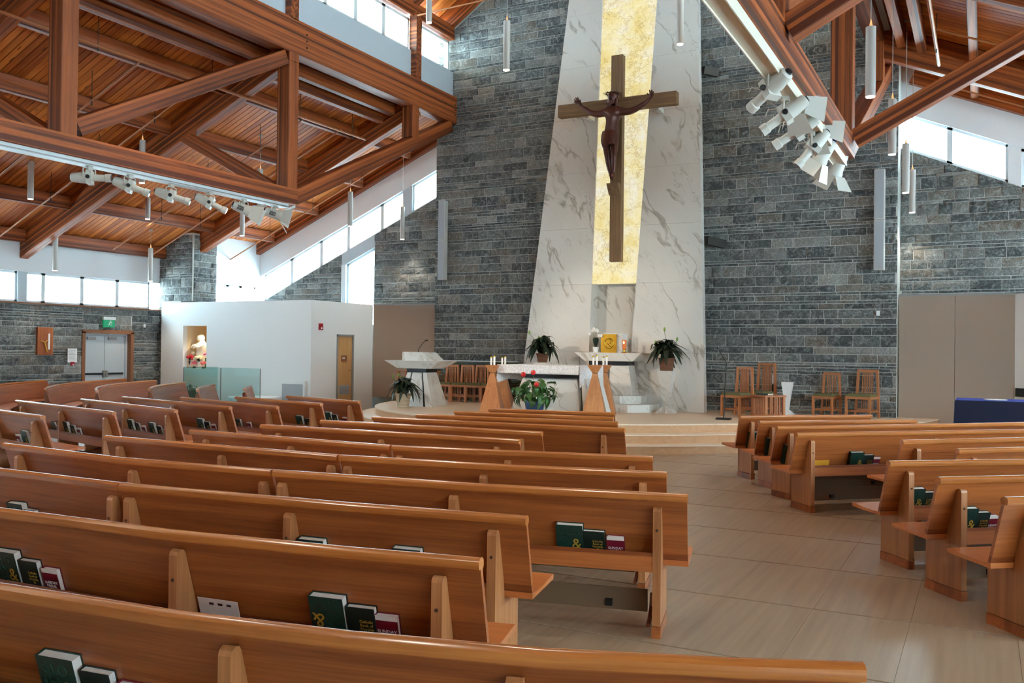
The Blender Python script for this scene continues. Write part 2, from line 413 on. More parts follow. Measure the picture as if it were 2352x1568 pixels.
def stones(parent, u0, u1, z0, z1, place, rz, planes=(), cap=290, seed=1, lo=.24, hi=.78, mustsee=None):
    """coursed ashlar; place(u,z)->world position on the wall face, rz = rotation of the face (0: faces -Y)"""
    r = random.Random(seed); items = []; z = z0
    while z < z1-.03:
        h = r.choice([.055, .06, .07, .10, .12, .15, .17, .19, .21, .24])
        if z+h > z1: h = z1-z
        u = u0-r.uniform(0, .3)
        while u < u1:
            L = r.uniform(lo, hi)*(1 if h > .08 else 1.2)
            if h > .2: L *= .85
            a, b = max(u, u0), min(u+L, u1); u += L
            if b-a < .05: continue
            items.append((a+.007, b-.007, z+.006, z+h-.006))
        z += h
    full = []; part = []
    for (a, b, c, d) in items:
        poly = [(a, c), (b, c), (b, d), (a, d)]; q = poly
        for pl in planes:
            q = clip(q, *pl)
            if len(q) < 3: break
        if len(q) < 3: continue
        if q == poly: full.append((a, b, c, d))
        else: part.append(q)
    full.sort(key=lambda k: -(k[1]-k[0])*(k[3]-k[2]))
    rot = Matrix.Rotation(rz, 3, 'Z'); joined = MB()
    for i, (a, b, c, d) in enumerate(full):
        p = place((a+b)/2, (c+d)/2); sc = (b-a, r.uniform(.025, .05), d-c)
        fl_ = r.choice((1, -1)); k = r.randrange(6)
        if i < cap:
            o = link('stone', UM[k], parent); o.location = p; o.scale = (sc[0]*fl_ if False else sc[0], sc[1], sc[2]); o.rotation_euler = (0, 0, rz)
        else:
            vs, fs = UNIT[k]
            joined.add([p+rot @ Vector((v[0]*sc[0], v[1]*sc[1], v[2]*sc[2])) for v in vs], fs)
    for q in part:
        pts = [place(*k) for k in q]; nrm = rot @ Vector((0, -1, 0)); dd = r.uniform(.018, .03)
        joined.prism([p+nrm*dd for p in pts], -nrm*(dd+.01))
    if joined.v: stuff(joined.build('stone_field', 'stone', parent))
# ---- back wall (two halves beside the marble slab) with the gable
GZ0, GSL = 9.62, .66
wb = MB().prism([(XL, YW, 0), (XC, YW, 0), (XC, YW, GZ0+GSL*5.4+.6), (-12.3, YW, GZ0+.5), (XL, YW, 7.7)], (0, .35, 0)).build('wall_back', 'mortar'); struct(wb)
stones(wb, XL, -8.5, 0.45, 10.7, lambda u, z: Vector((u, YW, z)), 0, [(-GSL, 1, GZ0+GSL*12.3-.02), (1, -.13, -9.75)], seed=3)
wb2 = MB().prism([(XC, YW, 0), (XR, YW, 0), (XR, YW, 7.7), (-1.5, YW, GZ0+.5), (XC, YW, GZ0+GSL*5.4+.6)], (0, .35, 0)).build('wall_back_right', 'mortar'); struct(wb2)
stones(wb2, -6.2, XR, 0.45, 10.2, lambda u, z: Vector((u, YW, z)), 0, [], seed=4)
MB().box(XR-.35, XR, YW+.35, YB, 0, 7.7).build('wall_return_right', 'mortar', wb2)
MB().box(XL, XL+.35, YW+.35, YB, 0, 7.7).build('wall_return_left', 'mortar', wb)
# ---- aisle end walls with raking windows
def sill(X): return 3.08+.44*((X if X < XC else mir(X))+18.8)
def head(X): return 3.86+.434*((X if X < XC else mir(X))+18.8)
WN = [0]
def window(poly_in, pane_y, axis='Y', mulls=(), fw=.05, parent_name=None):
    """window with a frame around a polygon in the wall plane; poly points are (u,z)"""
    WN[0] += 1
    cen = (sum(p[0] for p in poly_in)/len(poly_in), sum(p[1] for p in poly_in)/len(poly_in))
    def P(u, z, d=0): return Vector((u, pane_y+d, z)) if axis == 'Y' else Vector((pane_y+d, u, z))
    fr = MB()
    n = len(poly_in)
    for i in range(n):
        p, q = poly_in[i], poly_in[(i+1) % n]
        v = Vector((q[0]-p[0], q[1]-p[1])); nn = Vector((-v.y, v.x)).normalized()
        if nn.dot(Vector((cen[0]-p[0], cen[1]-p[1]))) < 0: nn = -nn
        a, b = P(*p), P(*q)
        ii, jj = P(p[0]+nn.x*fw, p[1]+nn.y*fw), P(q[0]+nn.x*fw, q[1]+nn.y*fw)
        off = Vector((0, .06, 0)) if axis == 'Y' else Vector((.06, 0, 0))
        fr.prism([a-off, b-off, jj-off, ii-off], off*2)
    o = struct(fr.build('window_%d' % WN[0], 'frame_white'))
    off = Vector((0, .006, 0)) if axis == 'Y' else Vector((.006, 0, 0))
    MB().prism([P(*p)-off for p in poly_in], off*2).build('pane', 'glass', o)
    return o
def wallX(px, y=600): return at(px, y, Y=YB).x
def rake(u0, u1): return [(u0, sill(u0)), (u1, sill(u1)), (u1, head(u1)), (u0, head(u0))]
EL = -18.95
# left
wl = MB().prism([(EL, YB, 0), (-15.95, YB, 0), (-15.95, YB, sill(-15.95)), (EL, YB, sill(EL))], (0, .3, 0)).build('wall_aisle_left', 'mortar'); struct(wl)
stones(wl, EL, -15.95, 2.6, 4.5, lambda u, z: Vector((u, YB, z)), 0, [(-.44, 1, 3.08+.44*18.8-.015)], seed=5)
wl2 = MB().prism([(-14.82, YB, 0), (XL+.2, YB, 0), (XL+.2, YB, sill(XL+.2)), (-14.82, YB, sill(-14.82))], (0, .3, 0)).build('wall_aisle_left_inner', 'mortar'); struct(wl2)
stones(wl2, -14.82, XL+.1, 2.6, 5.9, lambda u, z: Vector((u, YB, z)), 0, [(-.44, 1, 3.08+.44*18.8-.015)], seed=6)
mu = [wallX(p) for p in (606, 668, 735, 797, 874, 924)]
for i in range(5): window(rake(mu[i], mu[i+1]), YB+.12)
window(rake(wallX(944), XL+.15), YB+.12)
MB().prism([(wallX(924), YB+.02, sill(wallX(924))), (wallX(944), YB+.02, sill(wallX(944))), (wallX(944), YB+.02, head(wallX(944))), (wallX(924), YB+.02, head(wallX(924)))], (0, .2, 0)).build('trim_1', 'panel_blue')
struct(bpy.data.objects['trim_1'])
# tall window
tw0, tw1 = -15.80, -14.82
def tsl(X): return sill(X)-.34
window([(tw0, 2.3), (tw1, 2.3), (tw1, tsl(tw1)), (tw0, tsl(tw0))], YB+.12, fw=.06)
o = struct(MB().prism([(-15.95, YB, tsl(-15.95)), (tw1, YB, tsl(tw1)), (tw1, YB, sill(tw1)), (-15.95, YB, sill(-15.95))], (0, .28, 0)).build('trim_2', 'panel_blue'))
struct(MB().box(-15.95, tw0, YB-.02, YB+.28, 0, tsl(-15.85)).build('trim_3', 'frame_white'))
struct(MB().box(tw0, tw1, YB, YB+.28, 0, 2.3).build('trim_4', 'white'))
# white rake band, left and right
for s, nm in ((1, 'trim_5'), (-1, 'trim_6')):
    f = (lambda x: x) if s == 1 else mir
    a, b = EL-.3, XL+.3
    struct(MB().prism([(f(a), YB, head(a)), (f(b), YB, head(b)), (f(b), YB, zrb(b)+.62), (f(a), YB, zrb(a)+.62)], (0, .3, 0)).build(nm, 'band'))
# right aisle end wall
wr = MB().prism([(XR-.2, YB, 0), (6.2, YB, 0), (6.2, YB, sill(6.2)), (XR-.2, YB, sill(XR-.2))], (0, .3, 0)).build('wall_aisle_right', 'mortar'); struct(wr)
stones(wr, XR, 1.2, 2.75, 6.4, lambda u, z: Vector((u, YB, z)), 0, [(.44, 1, 3.08+.44*(18.8+mir(0))-.015)], seed=8)
rm = [XR-.15, at(2181, 350, Y=YB).x, at(2316, 380, Y=YB).x]
window(rake(rm[0], rm[1]), YB+.12); window(rake(rm[1], rm[2]), YB+.12)
rp = at(2346, 390, Y=YB).x
struct(MB().prism([(rm[2], YB+.02, sill(rm[2])), (rp, YB+.02, sill(rp)), (rp, YB+.02, head(rp)), (rm[2], YB+.02, head(rm[2]))], (0, .2, 0)).build('trim_7', 'band'))
for i in range(3): window(rake(rp+i*1.5, rp+(i+1)*1.5), YB+.12)
# ---- outer left wall X=-20 : stone, door, strip window
XO = -20.0
wo = MB()
dy0, dy1 = at(190, 800, X=XO).y, at(302, 800, X=XO).y
DZ = 2.05
wo.box(XO-.3, XO, YREAR, dy0, 0, 2.68).box(XO-.3, XO, dy1, 18.2, 0, 2.68).box(XO-.3, XO, dy0, dy1, DZ, 2.68)
wo = struct(wo.build('wall_left', 'mortar'))
fX = lambda u, z: Vector((XO, u, z))
stones(wo, 11.6, dy0, 0, 2.66, fX, PI/2, [], cap=130, seed=9)
stones(wo, dy1, 17.9, 0, 2.66, fX, PI/2, [], cap=80, seed=10)
stones(wo, dy0, dy1, DZ, 2.66, fX, PI/2, [], cap=40, seed=11)
struct(MB().box(XO-.3, XO+.06, YREAR, 18.2, 2.66, 2.70).build('trim_8', 'sign_brown'))
struct(MB().box(XO-.3, XO, YREAR, 18.2, 3.42, zrb(XO)+.62).build('wall_left_band', 'band'))
wy = [YREAR, -5, -2, 1, 4, 7, 9.5, 11.3, at(42, 650, X=XO).y]
for i in range(len(wy)-1): window([(wy[i], 2.70), (wy[i+1], 2.70), (wy[i+1], 3.42), (wy[i], 3.42)], XO-.12, 'X')
py_ = [at(p, 650, X=XO).y for p in (62, 103, 192, 273, 347)]
struct(MB().box(XO-.25, XO-.02, at(42, 650, X=XO).y, py_[0], 2.7, 3.42).build('trim_9', 'panel_blue'))
for i in range(4): window([(py_[i], 2.70), (py_[i+1], 2.70), (py_[i+1], 3.42), (py_[i], 3.42)], XO-.12, 'X')
# stone pillar
pl = struct(MB().box(-20.1, -19.2, 17.36, 18.2, 0, 2.92).box(-20.1, -18.78, 17.36, 18.2, 2.92, 4.75).build('wall_pillar', 'mortar'))
stones(pl, -20.05, -19.2, 0, 2.92, lambda u, z: Vector((u, 17.36, z)), 0, [], cap=60, seed=14, lo=.2, hi=.5)
stones(pl, -20.05, -18.8, 2.92, 4.7, lambda u, z: Vector((u, 17.36, z)), 0, [], cap=120, seed=12, lo=.2, hi=.5)
stones(pl, 17.4, 18.2, 2.92, 4.7, lambda u, z: Vector((-18.78, u, z)), PI/2, [], cap=80, seed=13, lo=.2, hi=.45)
# short outer wall between pillar and end wall
XF = -18.97
struct(MB().box(XF-.25, XF, 18.2, YB, 0, 2.74).box(XF-.25, XF, 18.2, YB+.2, 3.46, zrb(XF)+.62).build('wall_left_far', 'band'))
fy = [18.2, 18.85, 19.35, 19.95]
for i in range(3): window([(fy[i], 2.74), (fy[i+1], 2.74), (fy[i+1], 3.46), (fy[i], 3.46)], XF-.1, 'X')
# ---- white partition room with statue niche
YP, XP, HP = 17.2, at(714, 800, Y=17.2).x, 2.88
n0, n1 = at(420, 800, Y=YP).x, at(474, 800, Y=YP).x
nz0, nz1 = at(445, 846, Y=YP).z, at(445, 748, Y=YP).z
pw = MB().box(-19.75, n0, YP, YP+.14, 0, HP).box(n1, XP, YP, YP+.14, 0, HP).box(n0, n1, YP, YP+.14, 0, nz0).box(n0, n1, YP, YP+.14, nz1, HP)
pw = struct(pw.build('wall_partition', 'white'))
MB().box(n0-.02, n1+.55, YP+.85, YP+.9, nz0-.05, nz1+.05).box(n0-.06, n0, YP+.14, YP+.85, nz0-.05, nz1+.05).box(n1+.5, n1+.55, YP+.14, YP+.85, nz0-.05, nz1+.05).box(n0-.02, n1+.55, YP+.14, YP+.85, nz0-.05, nz0).box(n0-.02, n1+.55, YP+.14, YP+.85, nz1, nz1+.05).box(n1, n1+.5, YP+.14, YP+.16, nz0, nz1).build('niche_lining', 'niche', pw)
dA, dB = at(773, 800, X=XP).y, at(812, 800, X=XP).y
DH = at(790, 768, X=XP).z
struct(MB().box(XP-.14, XP, YP+.14, dA, 0, HP).box(XP-.14, XP, dB, 19.7, 0, HP).box(XP-.14, XP, dA, dB, DH, HP).build('wall_partition_side', 'white'))
struct(MB().box(-19.7, XP-.145, YP+.145, 19.65, HP-.08, HP-.02).build('ceiling_partition', 'white'))
# baseboards
struct(MB().box(-19.75, XP+.012, YP-.012, YP, 0, .1).build('baseboard_left', 'white'))
# tan acoustic panels standing at the wall
a, b = XP+.02, XL-.02
p = thing('acoustic_panel', 'tall tan fabric acoustic panel left of the stone wall, behind the ambo', 'panel', ((a+b)/2, 19.75, 0))
MB().box(a, b, 19.7, 19.8, .42, 2.86).build('fabric', 'tan', p); MB().box(a, b, 19.68, 19.82, 2.86, 2.9).box(b, b+.02, 19.68, 19.82, .4, 2.9).build('edge_trim', 'trimgrey', p)
p = thing('acoustic_panel', 'wide tan fabric acoustic panel with a centre seam, right of the stone wall', 'panel', (-.6, 19.75, 0))
sm = at(2193, 800, Y=19.7).x; e = at(2331, 800, Y=19.7).x
MB().box(XR+.02, sm-.004, 19.7, 19.8, .3, 2.88).build('fabric', 'tan', p); MB().box(sm+.004, e, 19.7, 19.8, .3, 2.88).build('fabric', 'tan', p)
MB().box(XR+.02, e, 19.68, 19.82, 2.88, 2.92).build('edge_trim', 'trimgrey', p)
# right partition (turned forty-five degrees)
struct(MB().prism([(e, 19.7, 0), (e+2.6, 17.1, 0), (e+2.7, 17.2, 0), (e+.1, 19.9, 0)], (0, 0, 2.9)).build('wall_partition_right', 'white'))
# ---- outer right wall and rear wall (mostly outside the view)
struct(MB().box(6.2, 6.5, YREAR, 20.4, 0, 2.0).box(6.2, 6.5, YREAR, 20.4, 3.5, zrb(6.2)+.62).build('wall_right', 'white'))
ry = [YREAR+i*3.5 for i in range(9)]
for i in range(8): window([(ry[i], 2.0), (ry[i+1], 2.0), (ry[i+1], 3.5), (ry[i], 3.5)], 6.32, 'X')
struct(MB().prism([(-20.3, YREAR, 0), (6.5, YREAR, 0), (6.5, YREAR, 4.4), (-1.4, YREAR, 7.6), (-1.4, YREAR, 9.8), (XC, YREAR, 13.4), (-12.4, YREAR, 9.8), (-12.4, YREAR, 7.6), (-20.3, YREAR, 4.4)], (0, -.3, 0)).build('wall_rear', 'tan'))

# ================================================================== ROOF
RAF = [-5.8, -1.0, 3.8, 8.6, 13.4, 17.7]
PUR = [-13.6, -15.15, -16.7, -18.3, -19.85]
def roof_side(name, s):
    f = (lambda x: x) if s == 1 else mir
    dk = MB().prism([(f(-20.4), YREAR, zrb(-20.4)+.64), (f(-11.95), YREAR, zrb(-11.95)+.64), (f(-11.95), YREAR, zrb(-11.95)+.70), (f(-20.4), YREAR, zrb(-20.4)+.70)], (0, 20.5-YREAR, 0)).build(name, 'plaster_dark')
    struct(dk)
    a, b = Vector((f(-20.3), 0, zrb(-20.3)+.625)), Vector((f(-12.0), 0, zrb(-12.0)+.625))
    me = MB().bar(a, b, .128, .02, bevel=.004).mesh('plank', 'plank')
    y = YREAR+.07; old = MB()
    while y < 20.1:
        if y > 4.5:
            o = link('plank', me, dk); o.location = (0, y, 0)
        else: old.bar(a+Vector((0, y, 0)), b+Vector((0, y, 0)), .134, .02, bevel=.004)
        y += .14
    stuff(old.build('plank_field', 'plank', dk))
    for i, y in enumerate(RAF):
        p, q = Vector((f(-20.15), y, zrb(-20.15)+.30)), Vector((f(-11.95), y, zrb(-11.95)+.30))
        MB().bar(p, q, .22, .55, bevel=.012).build('rafter', 'glulam', dk)
    p, q = Vector((f(-19.3), YB-.09, zrb(-19.3)+.44)), Vector((f(XL-.0), YB-.09, zrb(XL)+.44))
    MB().bar(p, q, .17, .32).build('edge_rafter', 'glulam', dk)
    ys = RAF+[YB-.1]
    for i in range(len(ys)-1):
        y0, y1 = ys[i]+(.11), ys[i+1]-.11
        for X in PUR:
            if y1 < 4: continue
            zz = zrb(X)+.455
            if i == len(ys)-2 and X < -19: continue
            MB().bar((f(X), y0, zz), (f(X), y1, zz), .14, .30, bevel=.01).build('purlin', 'glulam', dk)
    return dk
roof_side('ceiling_left', 1); roof_side('ceiling_right', -1)
# raised nave roof
for s, nm in ((1, 'ceiling_nave'), (-1, 'ceiling_nave_right')):
    f = (lambda x: x) if s == 1 else mir
    zr = lambda X: GZ0+.05+GSL*(X+12.3)
    dk = struct(MB().prism([(f(-12.6), YREAR, zr(-12.6)+.5), (f(XC), YREAR, zr(XC)+.5), (f(XC), YREAR, zr(XC)+.6), (f(-12.6), YREAR, zr(-12.6)+.6)], (0, 20-YREAR, 0)).build(nm, 'plaster_dark'))
    a, b = Vector((f(-12.5), 0, zr(-12.5)+.48)), Vector((f(XC), 0, zr(XC)+.48))
    me = MB().bar(a, b, .128, .02, bevel=.004).mesh('plank', 'plank')
    y = 12.0
    while y < 19.5:
        o = link('plank', me, dk); o.location = (0, y, 0); y += .14
    for y in RAF+[19.35]:
        MB().bar(Vector((f(-12.2), y, zr(-12.2)+.22)), Vector((f(XC), y, zr(XC)+.22)), .2 if y < 19 else .14, .46).build('rafter', 'glulam', dk)
    MB().bar((f(-12.05), YREAR, GZ0+.1), (f(-12.05), YW-.05, GZ0+.1), .2, .34).build('eave_beam', 'glulam', dk)
# clerestory walls
cy = [YREAR, -5.8, -1.0, 3.8, 8.6, 13.4, 17.7, YW]
for s in (1, -1):
    f = (lambda x: x) if s == 1 else mir
    w = MB().box(*sorted((f(-12.25), f(-12.0))), YREAR, YW, 7.6, 8.74)
    w = struct(w.build('wall_clerestory_left' if s == 1 else 'wall_clerestory_right', 'panel_blue'))
    for y in cy[1:-1]:
        MB().box(*sorted((f(-12.05), f(-11.85))), y-.11, y+.11, 8.05, GZ0).build('post', 'glulam', w, )
    for i in range(len(cy)-1):
        n = 4 if cy[i+1]-cy[i] > 3 else 1
        for k in range(n):
            y0 = cy[i]+.12+(cy[i+1]-cy[i]-.24)*k/n; y1 = cy[i]+.12+(cy[i+1]-cy[i]-.24)*(k+1)/n
            window([(y0, 8.74), (y1, 8.74), (y1, 9.5), (y0, 9.5)], f(-12.12), 'X', fw=.06)
    # eaves soffit outside the clerestory
    struct(MB().box(*sorted((f(-12.35), f(-13.6))), YREAR, YW, 9.62, 9.7).build('trim_eaves_left' if s == 1 else 'trim_eaves_right', 'oak_pale'))

# ================================================================== TRUSSES
def truss(s, label):
    f = (lambda x: x) if s == 1 else mir
    X = f(-12.0)
    t = thing('timber_truss', label, 'truss', (X, 13.4, 4.48))
    MB().box(X-.15, X+.15, YREAR+.1, YW-.06, 7.40, 8.07, 1).build('top_chord', 'glulam', t)
    MB().box(X-.15, X+.15, -6, 13.55, 4.48, 4.78, 1).build('bottom_chord', 'glulam', t)
    for y in (-5.8, -1.0, 3.8, 8.6, 13.4):
        MB().bar((X, y, 4.78), (X, y, 7.40), .30, .28, (0, 1, 0), .01).build('post', 'glulam', t)
    MB().bar((X, 17.6, 6.66), (X, 17.6, 7.40), .30, .28, (0, 1, 0), .01).build('post', 'glulam', t)
    for y in (-1.0, 3.8, 8.6):
        MB().bar((X, y+.18, 4.92), (X, y+4.62, 7.28), .26, .27, bevel=.01).build('diagonal', 'glulam', t)
    MB().bar((X, 13.5, 4.62), (X, 19.25, 7.32), .28, .30, bevel=.01).build('end_brace', 'glulam', t)
    sg = -s
    for y in (3.8, 8.6, 13.4):
        xo = X-s*2.75
        MB().bar((X-s*.16, y, 4.72), (xo, y, zrb(xo)+.08), .20, .24, bevel=.01).build('strut', 'glulam', t)
    # ledger beams on the aisle side
    for k, (dx, z0, z1) in enumerate(((.45, 7.22, 7.50), (.78, 7.08, 7.36))):
        xx = X-s*dx
        MB().box(xx-.07, xx+.07, YREAR+.1, 17.5, z0, z1, 1).build('ledger', 'glulam', t)
    for y in (13.4, 19.0, 8.6):
        for z in (7.6, 7.73, 7.86): MB().tube([(X+s*.15, y+.35, z), (X+s*.162, y+.35, z)], .02, 8).build('bolt', 'dark', t)
    return t
truss(1, 'left glulam roof truss with posts and braces under the clerestory windows')
truss(-1, 'right glulam roof truss seen from below, carrying the cream lighting raceway')
tr = thing('lighting_track', 'long white lighting track under the left truss bottom chord', 'track', (-12.0, 10, 4.40))
MB().box(-12.1, -11.9, 3, 13.35, 4.40, 4.475).build('channel', 'frame_white', tr); MB().box(-11.895, -11.885, 3, 13.35, 4.41, 4.425).build('lip', 'metal', tr)
tr = thing('lighting_track', 'broad cream raceway under the right truss above the pews', 'track', (mir(-12.0), 10, 4.38))
xr = mir(-12.0)
MB().box(xr-.10, xr+.05, 3, 13.45, 4.38, 4.475).build('channel', 'raceway', tr)
for dx in (-.11, .05): MB().box(xr+dx, xr+dx+.01, 3, 13.45, 4.36, 4.475).build('lip', 'raceway', tr)
for s in (1, -1):
    f = (lambda x: x) if s == 1 else mir
    struct(MB().prism([(f(-20.9), YREAR, zrb(-20.9)+.71), (f(-12.27), YREAR, zrb(-12.27)+.71), (f(-12.27), YREAR, zrb(-12.27)+.76), (f(-20.9), YREAR, zrb(-20.9)+.76)], (0, 20.6-YREAR, 0)).build('roof_bounce_sheet_left' if s == 1 else 'roof_bounce_sheet_right', 'white'))  # white sheets added over the aisle roofs, bouncing sky light up to the eaves

# ================================================================== PEWS
RT = .86
def vback(z): return .125*(.835-z)/.415               # rear face of the backrest
class Path:
    def __init__(s, pts):
        s.p = [Vector((q[0], q[1], 0)) for q in pts]; s.s = [0]
        for a, b in zip(s.p, s.p[1:]): s.s.append(s.s[-1]+(b-a).length)
        s.L = s.s[-1]; s.n = []
        for i in range(len(s.p)):
            d = (s.p[min(i+1, len(s.p)-1)]-s.p[max(i-1, 0)]).normalized(); s.n.append(Vector((-d.y, d.x, 0)))
    def ev(s, t, v=0, z=0):
        i = max(k for k in range(len(s.p)-1) if s.s[k] <= max(t, 0)+1e-9)
        f = (t-s.s[i])/(s.s[i+1]-s.s[i]); p = s.p[i].lerp(s.p[i+1], f); n = s.n[i].lerp(s.n[i+1], min(max(f, 0), 1)).normalized()
        return p+n*v+Vector((0, 0, z)), n
    def s_px(s, x, z=.5):
        best = min((abs(pixx(s.ev(s.L*k/400, -.02, z)[0])-x), s.L*k/400) for k in range(401)); return best[1]
def sweep(mb, pa, prof, t0, t1):
    """closed (v,z) profile swept along the path between two arc lengths"""
    ts = [t0]+[q for q in pa.s if t0+.02 < q < t1-.02]+[t1]; n = len(prof); vs = []; gs = []; fs = []
    per = [0]
    for a, b in zip(prof, prof[1:]): per.append(per[-1]+math.hypot(b[0]-a[0], b[1]-a[1]))
    for t in ts:
        for k, (v, z) in enumerate(prof): vs.append(pa.ev(t, v, z)[0]); gs.append((t, z+.02*v, 0.3*v))
    for i in range(len(ts)-1):
        for k in range(n): fs.append((i*n+k, i*n+(k+1) % n, (i+1)*n+(k+1) % n, (i+1)*n+k))
    fs += [tuple(reversed(range(n))), tuple(range((len(ts)-1)*n, len(ts)*n))]
    return mb.add(vs, fs, gs)
RAIL = [(-.022, .815), (-.026, .83), (-.024, .848), (-.012, .859), (.006, .862), (.026, .856), (.036, .842), (.036, .826), (.03, .812)]
BACK = [(vback(z), z) for z in (.835, .74, .64, .54, .42)]+[(vback(z)+.026, z) for z in (.42, .54, .64, .74, .835)]
SEAT = [(.115, .405), (.115, .438), (.2, .432), (.33, .434), (.46, .446), (.505, .448), (.515, .436), (.508, .418)]
def leg_outline(end):
    d = .34 if end else .24
    return [(-.03, .072), (d, .072), (d, .405), (.118, .405)]+[(vback(z)-.001, z) for z in (.5, .6, .7, .755)]+[(.012, .772), (-.008, .776), (-.024, .766), (-.03, .75)]
def leg_plinth(end):
    d = .345 if end else .245
    return [(-.034, 0), (d, 0), (d, .068), (-.034, .068)]
def pew(pa, label, legs=None, ends=(.24, .24), kneel=True, rack=True, facing=1, detail=True, lpx=None):
    c, n = pa.ev(pa.L/2, .1)
    t = thing('pew', label, 'pew', (c.x, c.y, 0), 0, 'oak church pews')
    sweep(MB(), pa, BACK, .004, pa.L-.004).build('backrest', 'oak', t, True)
    sweep(MB(), pa, RAIL, 0, pa.L).build('top_rail', 'oak_edge', t, True)
    sweep(MB(), pa, SEAT, 0.0, pa.L).build('seat', 'oak_seat', t, True)
    if lpx: legs = [min(max(pa.s_px(x, .7), .07), pa.L-.07) for x in lpx]
    if legs is None:
        a, b = ends[0], pa.L-ends[1]; k = max(1, round((b-a)/1.55)); legs = [a+(b-a)*i/k for i in range(k+1)]
    w = .024
    for i, q in enumerate(legs):
        end = i in (0, len(legs)-1)
        p0, nn = pa.ev(q); tg = Vector((nn.y, -nn.x, 0))
        def ring(ol, off): return [p0+nn*v+Vector((0, 0, z))+tg*off for v, z in ol]
        ol = leg_outline(end); mb = MB(); vs = ring(ol, -w)+ring(ol, w); m_ = len(ol)
        gs = [(z, v, 0) for v, z in ol]+[(z, v, .05) for v, z in ol]
        mb.add(vs, [tuple(range(m_)), tuple(reversed(range(m_, 2*m_)))]+[(j, j+m_, (j+1) % m_+m_, (j+1) % m_) for j in range(m_)], gs)
        lg = mb.build('leg', 'oak_leg', t)
        ol = leg_plinth(end); mb = MB(); vs = ring(ol, -w-.003)+ring(ol, w+.003); m_ = 4
        mb.add(vs, [tuple(range(m_)), tuple(reversed(range(m_, 2*m_)))]+[(j, j+m_, (j+1) % m_+m_, (j+1) % m_) for j in range(m_)])
        mb.build('plinth', 'oak', lg)
        if detail:
            MB().tube([p0+nn*(-.028)+Vector((0, 0, .64)), p0+nn*(-.0325)+Vector((0, 0, .64))], .008, 8).build('plug', 'plaster_dark', lg)
    for a, b in zip(legs, legs[1:]):
        if rack:
            r = sweep(MB(), pa, [(-.028, .39), (-.012, .385), (-.006, .50), (-.022, .505)], a+w, b-w).build('book_rack', 'oak', t)
            sweep(MB(), pa, [(-.012, .39), (.12, .39), (.12, .403), (-.012, .403)], a+w, b-w).build('shelf', 'oak', r)
        if kneel:
            kd = sweep(MB(), pa, [(.215, .085), (.255, .08), (.262, .215), (.222, .222)], a+w+.06, b-w-.06).build('kneeler', 'kneeler_pad', t)
            for q, sg in ((a+w+.03, 1), (b-w-.03, -1)):
                P = lambda v, z, d=0: pa.ev(q+d, v, z)[0]
                MB().tube([P(.02, .06), P(.1, .075), P(.2, .12), P(.235, .2)], .014, 6).build('kneeler_arm', 'copper', kd)
            for fr in (.25, .75):
                p0, nn = pa.ev(a+(b-a)*fr, .205, .13); tg = Vector((nn.y, -nn.x, 0))
                MB().bar(p0-tg*.022, p0+tg*.022, .035, .04).build('kneeler_foot', 'black', kd)
    PEWS.append(t); t_path[t.name] = pa
    return t
PEWS = []; t_path = {}
def row(pts, ext_l=0, ext_r=0):
    q = [at(x, y, Z=RT) for x, y in pts]
    q = [Vector((p.x, p.y, 0)) for p in q]
    if ext_l: q[0] = q[0]+(q[0]-q[1]).normalized()*ext_l
    if ext_r: q[-1] = q[-1]+(q[-1]-q[-2]).normalized()*ext_r
    return Path(q)
A = {}
CB = 'centre block'
A['1'] = pew(row([(0, 1340), (394, 1402), (800, 1450), (1250, 1490), (1720, 1514), (1984, 1522)], 1.2), 'nearest oak pew across the bottom of the view, closest to the camera', lpx=(-330, 517, 1180, 1790))
A['2'] = pew(row([(0, 1166), (394, 1216), (800, 1256), (1105, 1281)], 1.5), 'second oak pew from the camera at lower left, missal trio near its right end', lpx=(-260, 400, 1003))
A['3a'] = pew(row([(0, 1075), (276, 1108)], 2.2), 'left section of the third oak pew from the camera, mostly past the left edge', ends=(.24, .06))
A['3b'] = pew(row([(279, 1108.3), (800, 1154), (1210, 1184)]), 'right section of the third oak pew, two green books just above the pew behind', lpx=(287, 660, 1130))
A['4a'] = pew(row([(9, 1017), (276, 1050), (625, 1078)]), 'left section of the fourth oak pew from the camera', lpx=(38, 300, 618))
A['4b'] = pew(row([(629, 1078.3), (1100, 1110), (1580, 1135)]), 'right section of the fourth oak pew, green, black and red books by its free end', lpx=(637, 1040, 1510))
A['5a'] = pew(row([(242, 1000), (777, 1044)]), 'left section of the fifth oak pew from the camera', lpx=(272, 505, 770))
A['5b'] = pew(row([(781, 1044.3), (1150, 1065.5), (1532, 1083)]), 'right section of the fifth oak pew from the camera, ending at the aisle', lpx=(788, 1108, 1475))
A['6a'] = pew(row([(438, 986), (897, 1022)]), 'left section of the sixth oak pew from the camera', lpx=(470, 665, 891))
A['6b'] = pew(row([(901, 1022.3), (1500, 1047)]), 'right section of the sixth oak pew from the camera, ending at the aisle', lpx=(907, 1165, 1450))
for k, (a, b) in enumerate([((600, 974), (1194, 1008)), ((737, 964), (1245, 990.5)), ((856, 956), (1434.7, 983)), ((956, 950), (1419, 967.6)), ((1044, 943.5), (1409, 957.2)), ((1122.5, 937), (1412.5, 947))]):
    note = ['shorter than the one behind it', 'short, ending well before the aisle', 'with a bare back panel facing the aisle steps', 'one of the low strips before the platform', 'just behind the front one', 'frontmost, before the altar'][k]
    A[str(7+k)] = pew(row([a, b]), '%s centre pew from the camera, %s' % (ORD[6+k], note), detail=k < 3)
Rp = {}
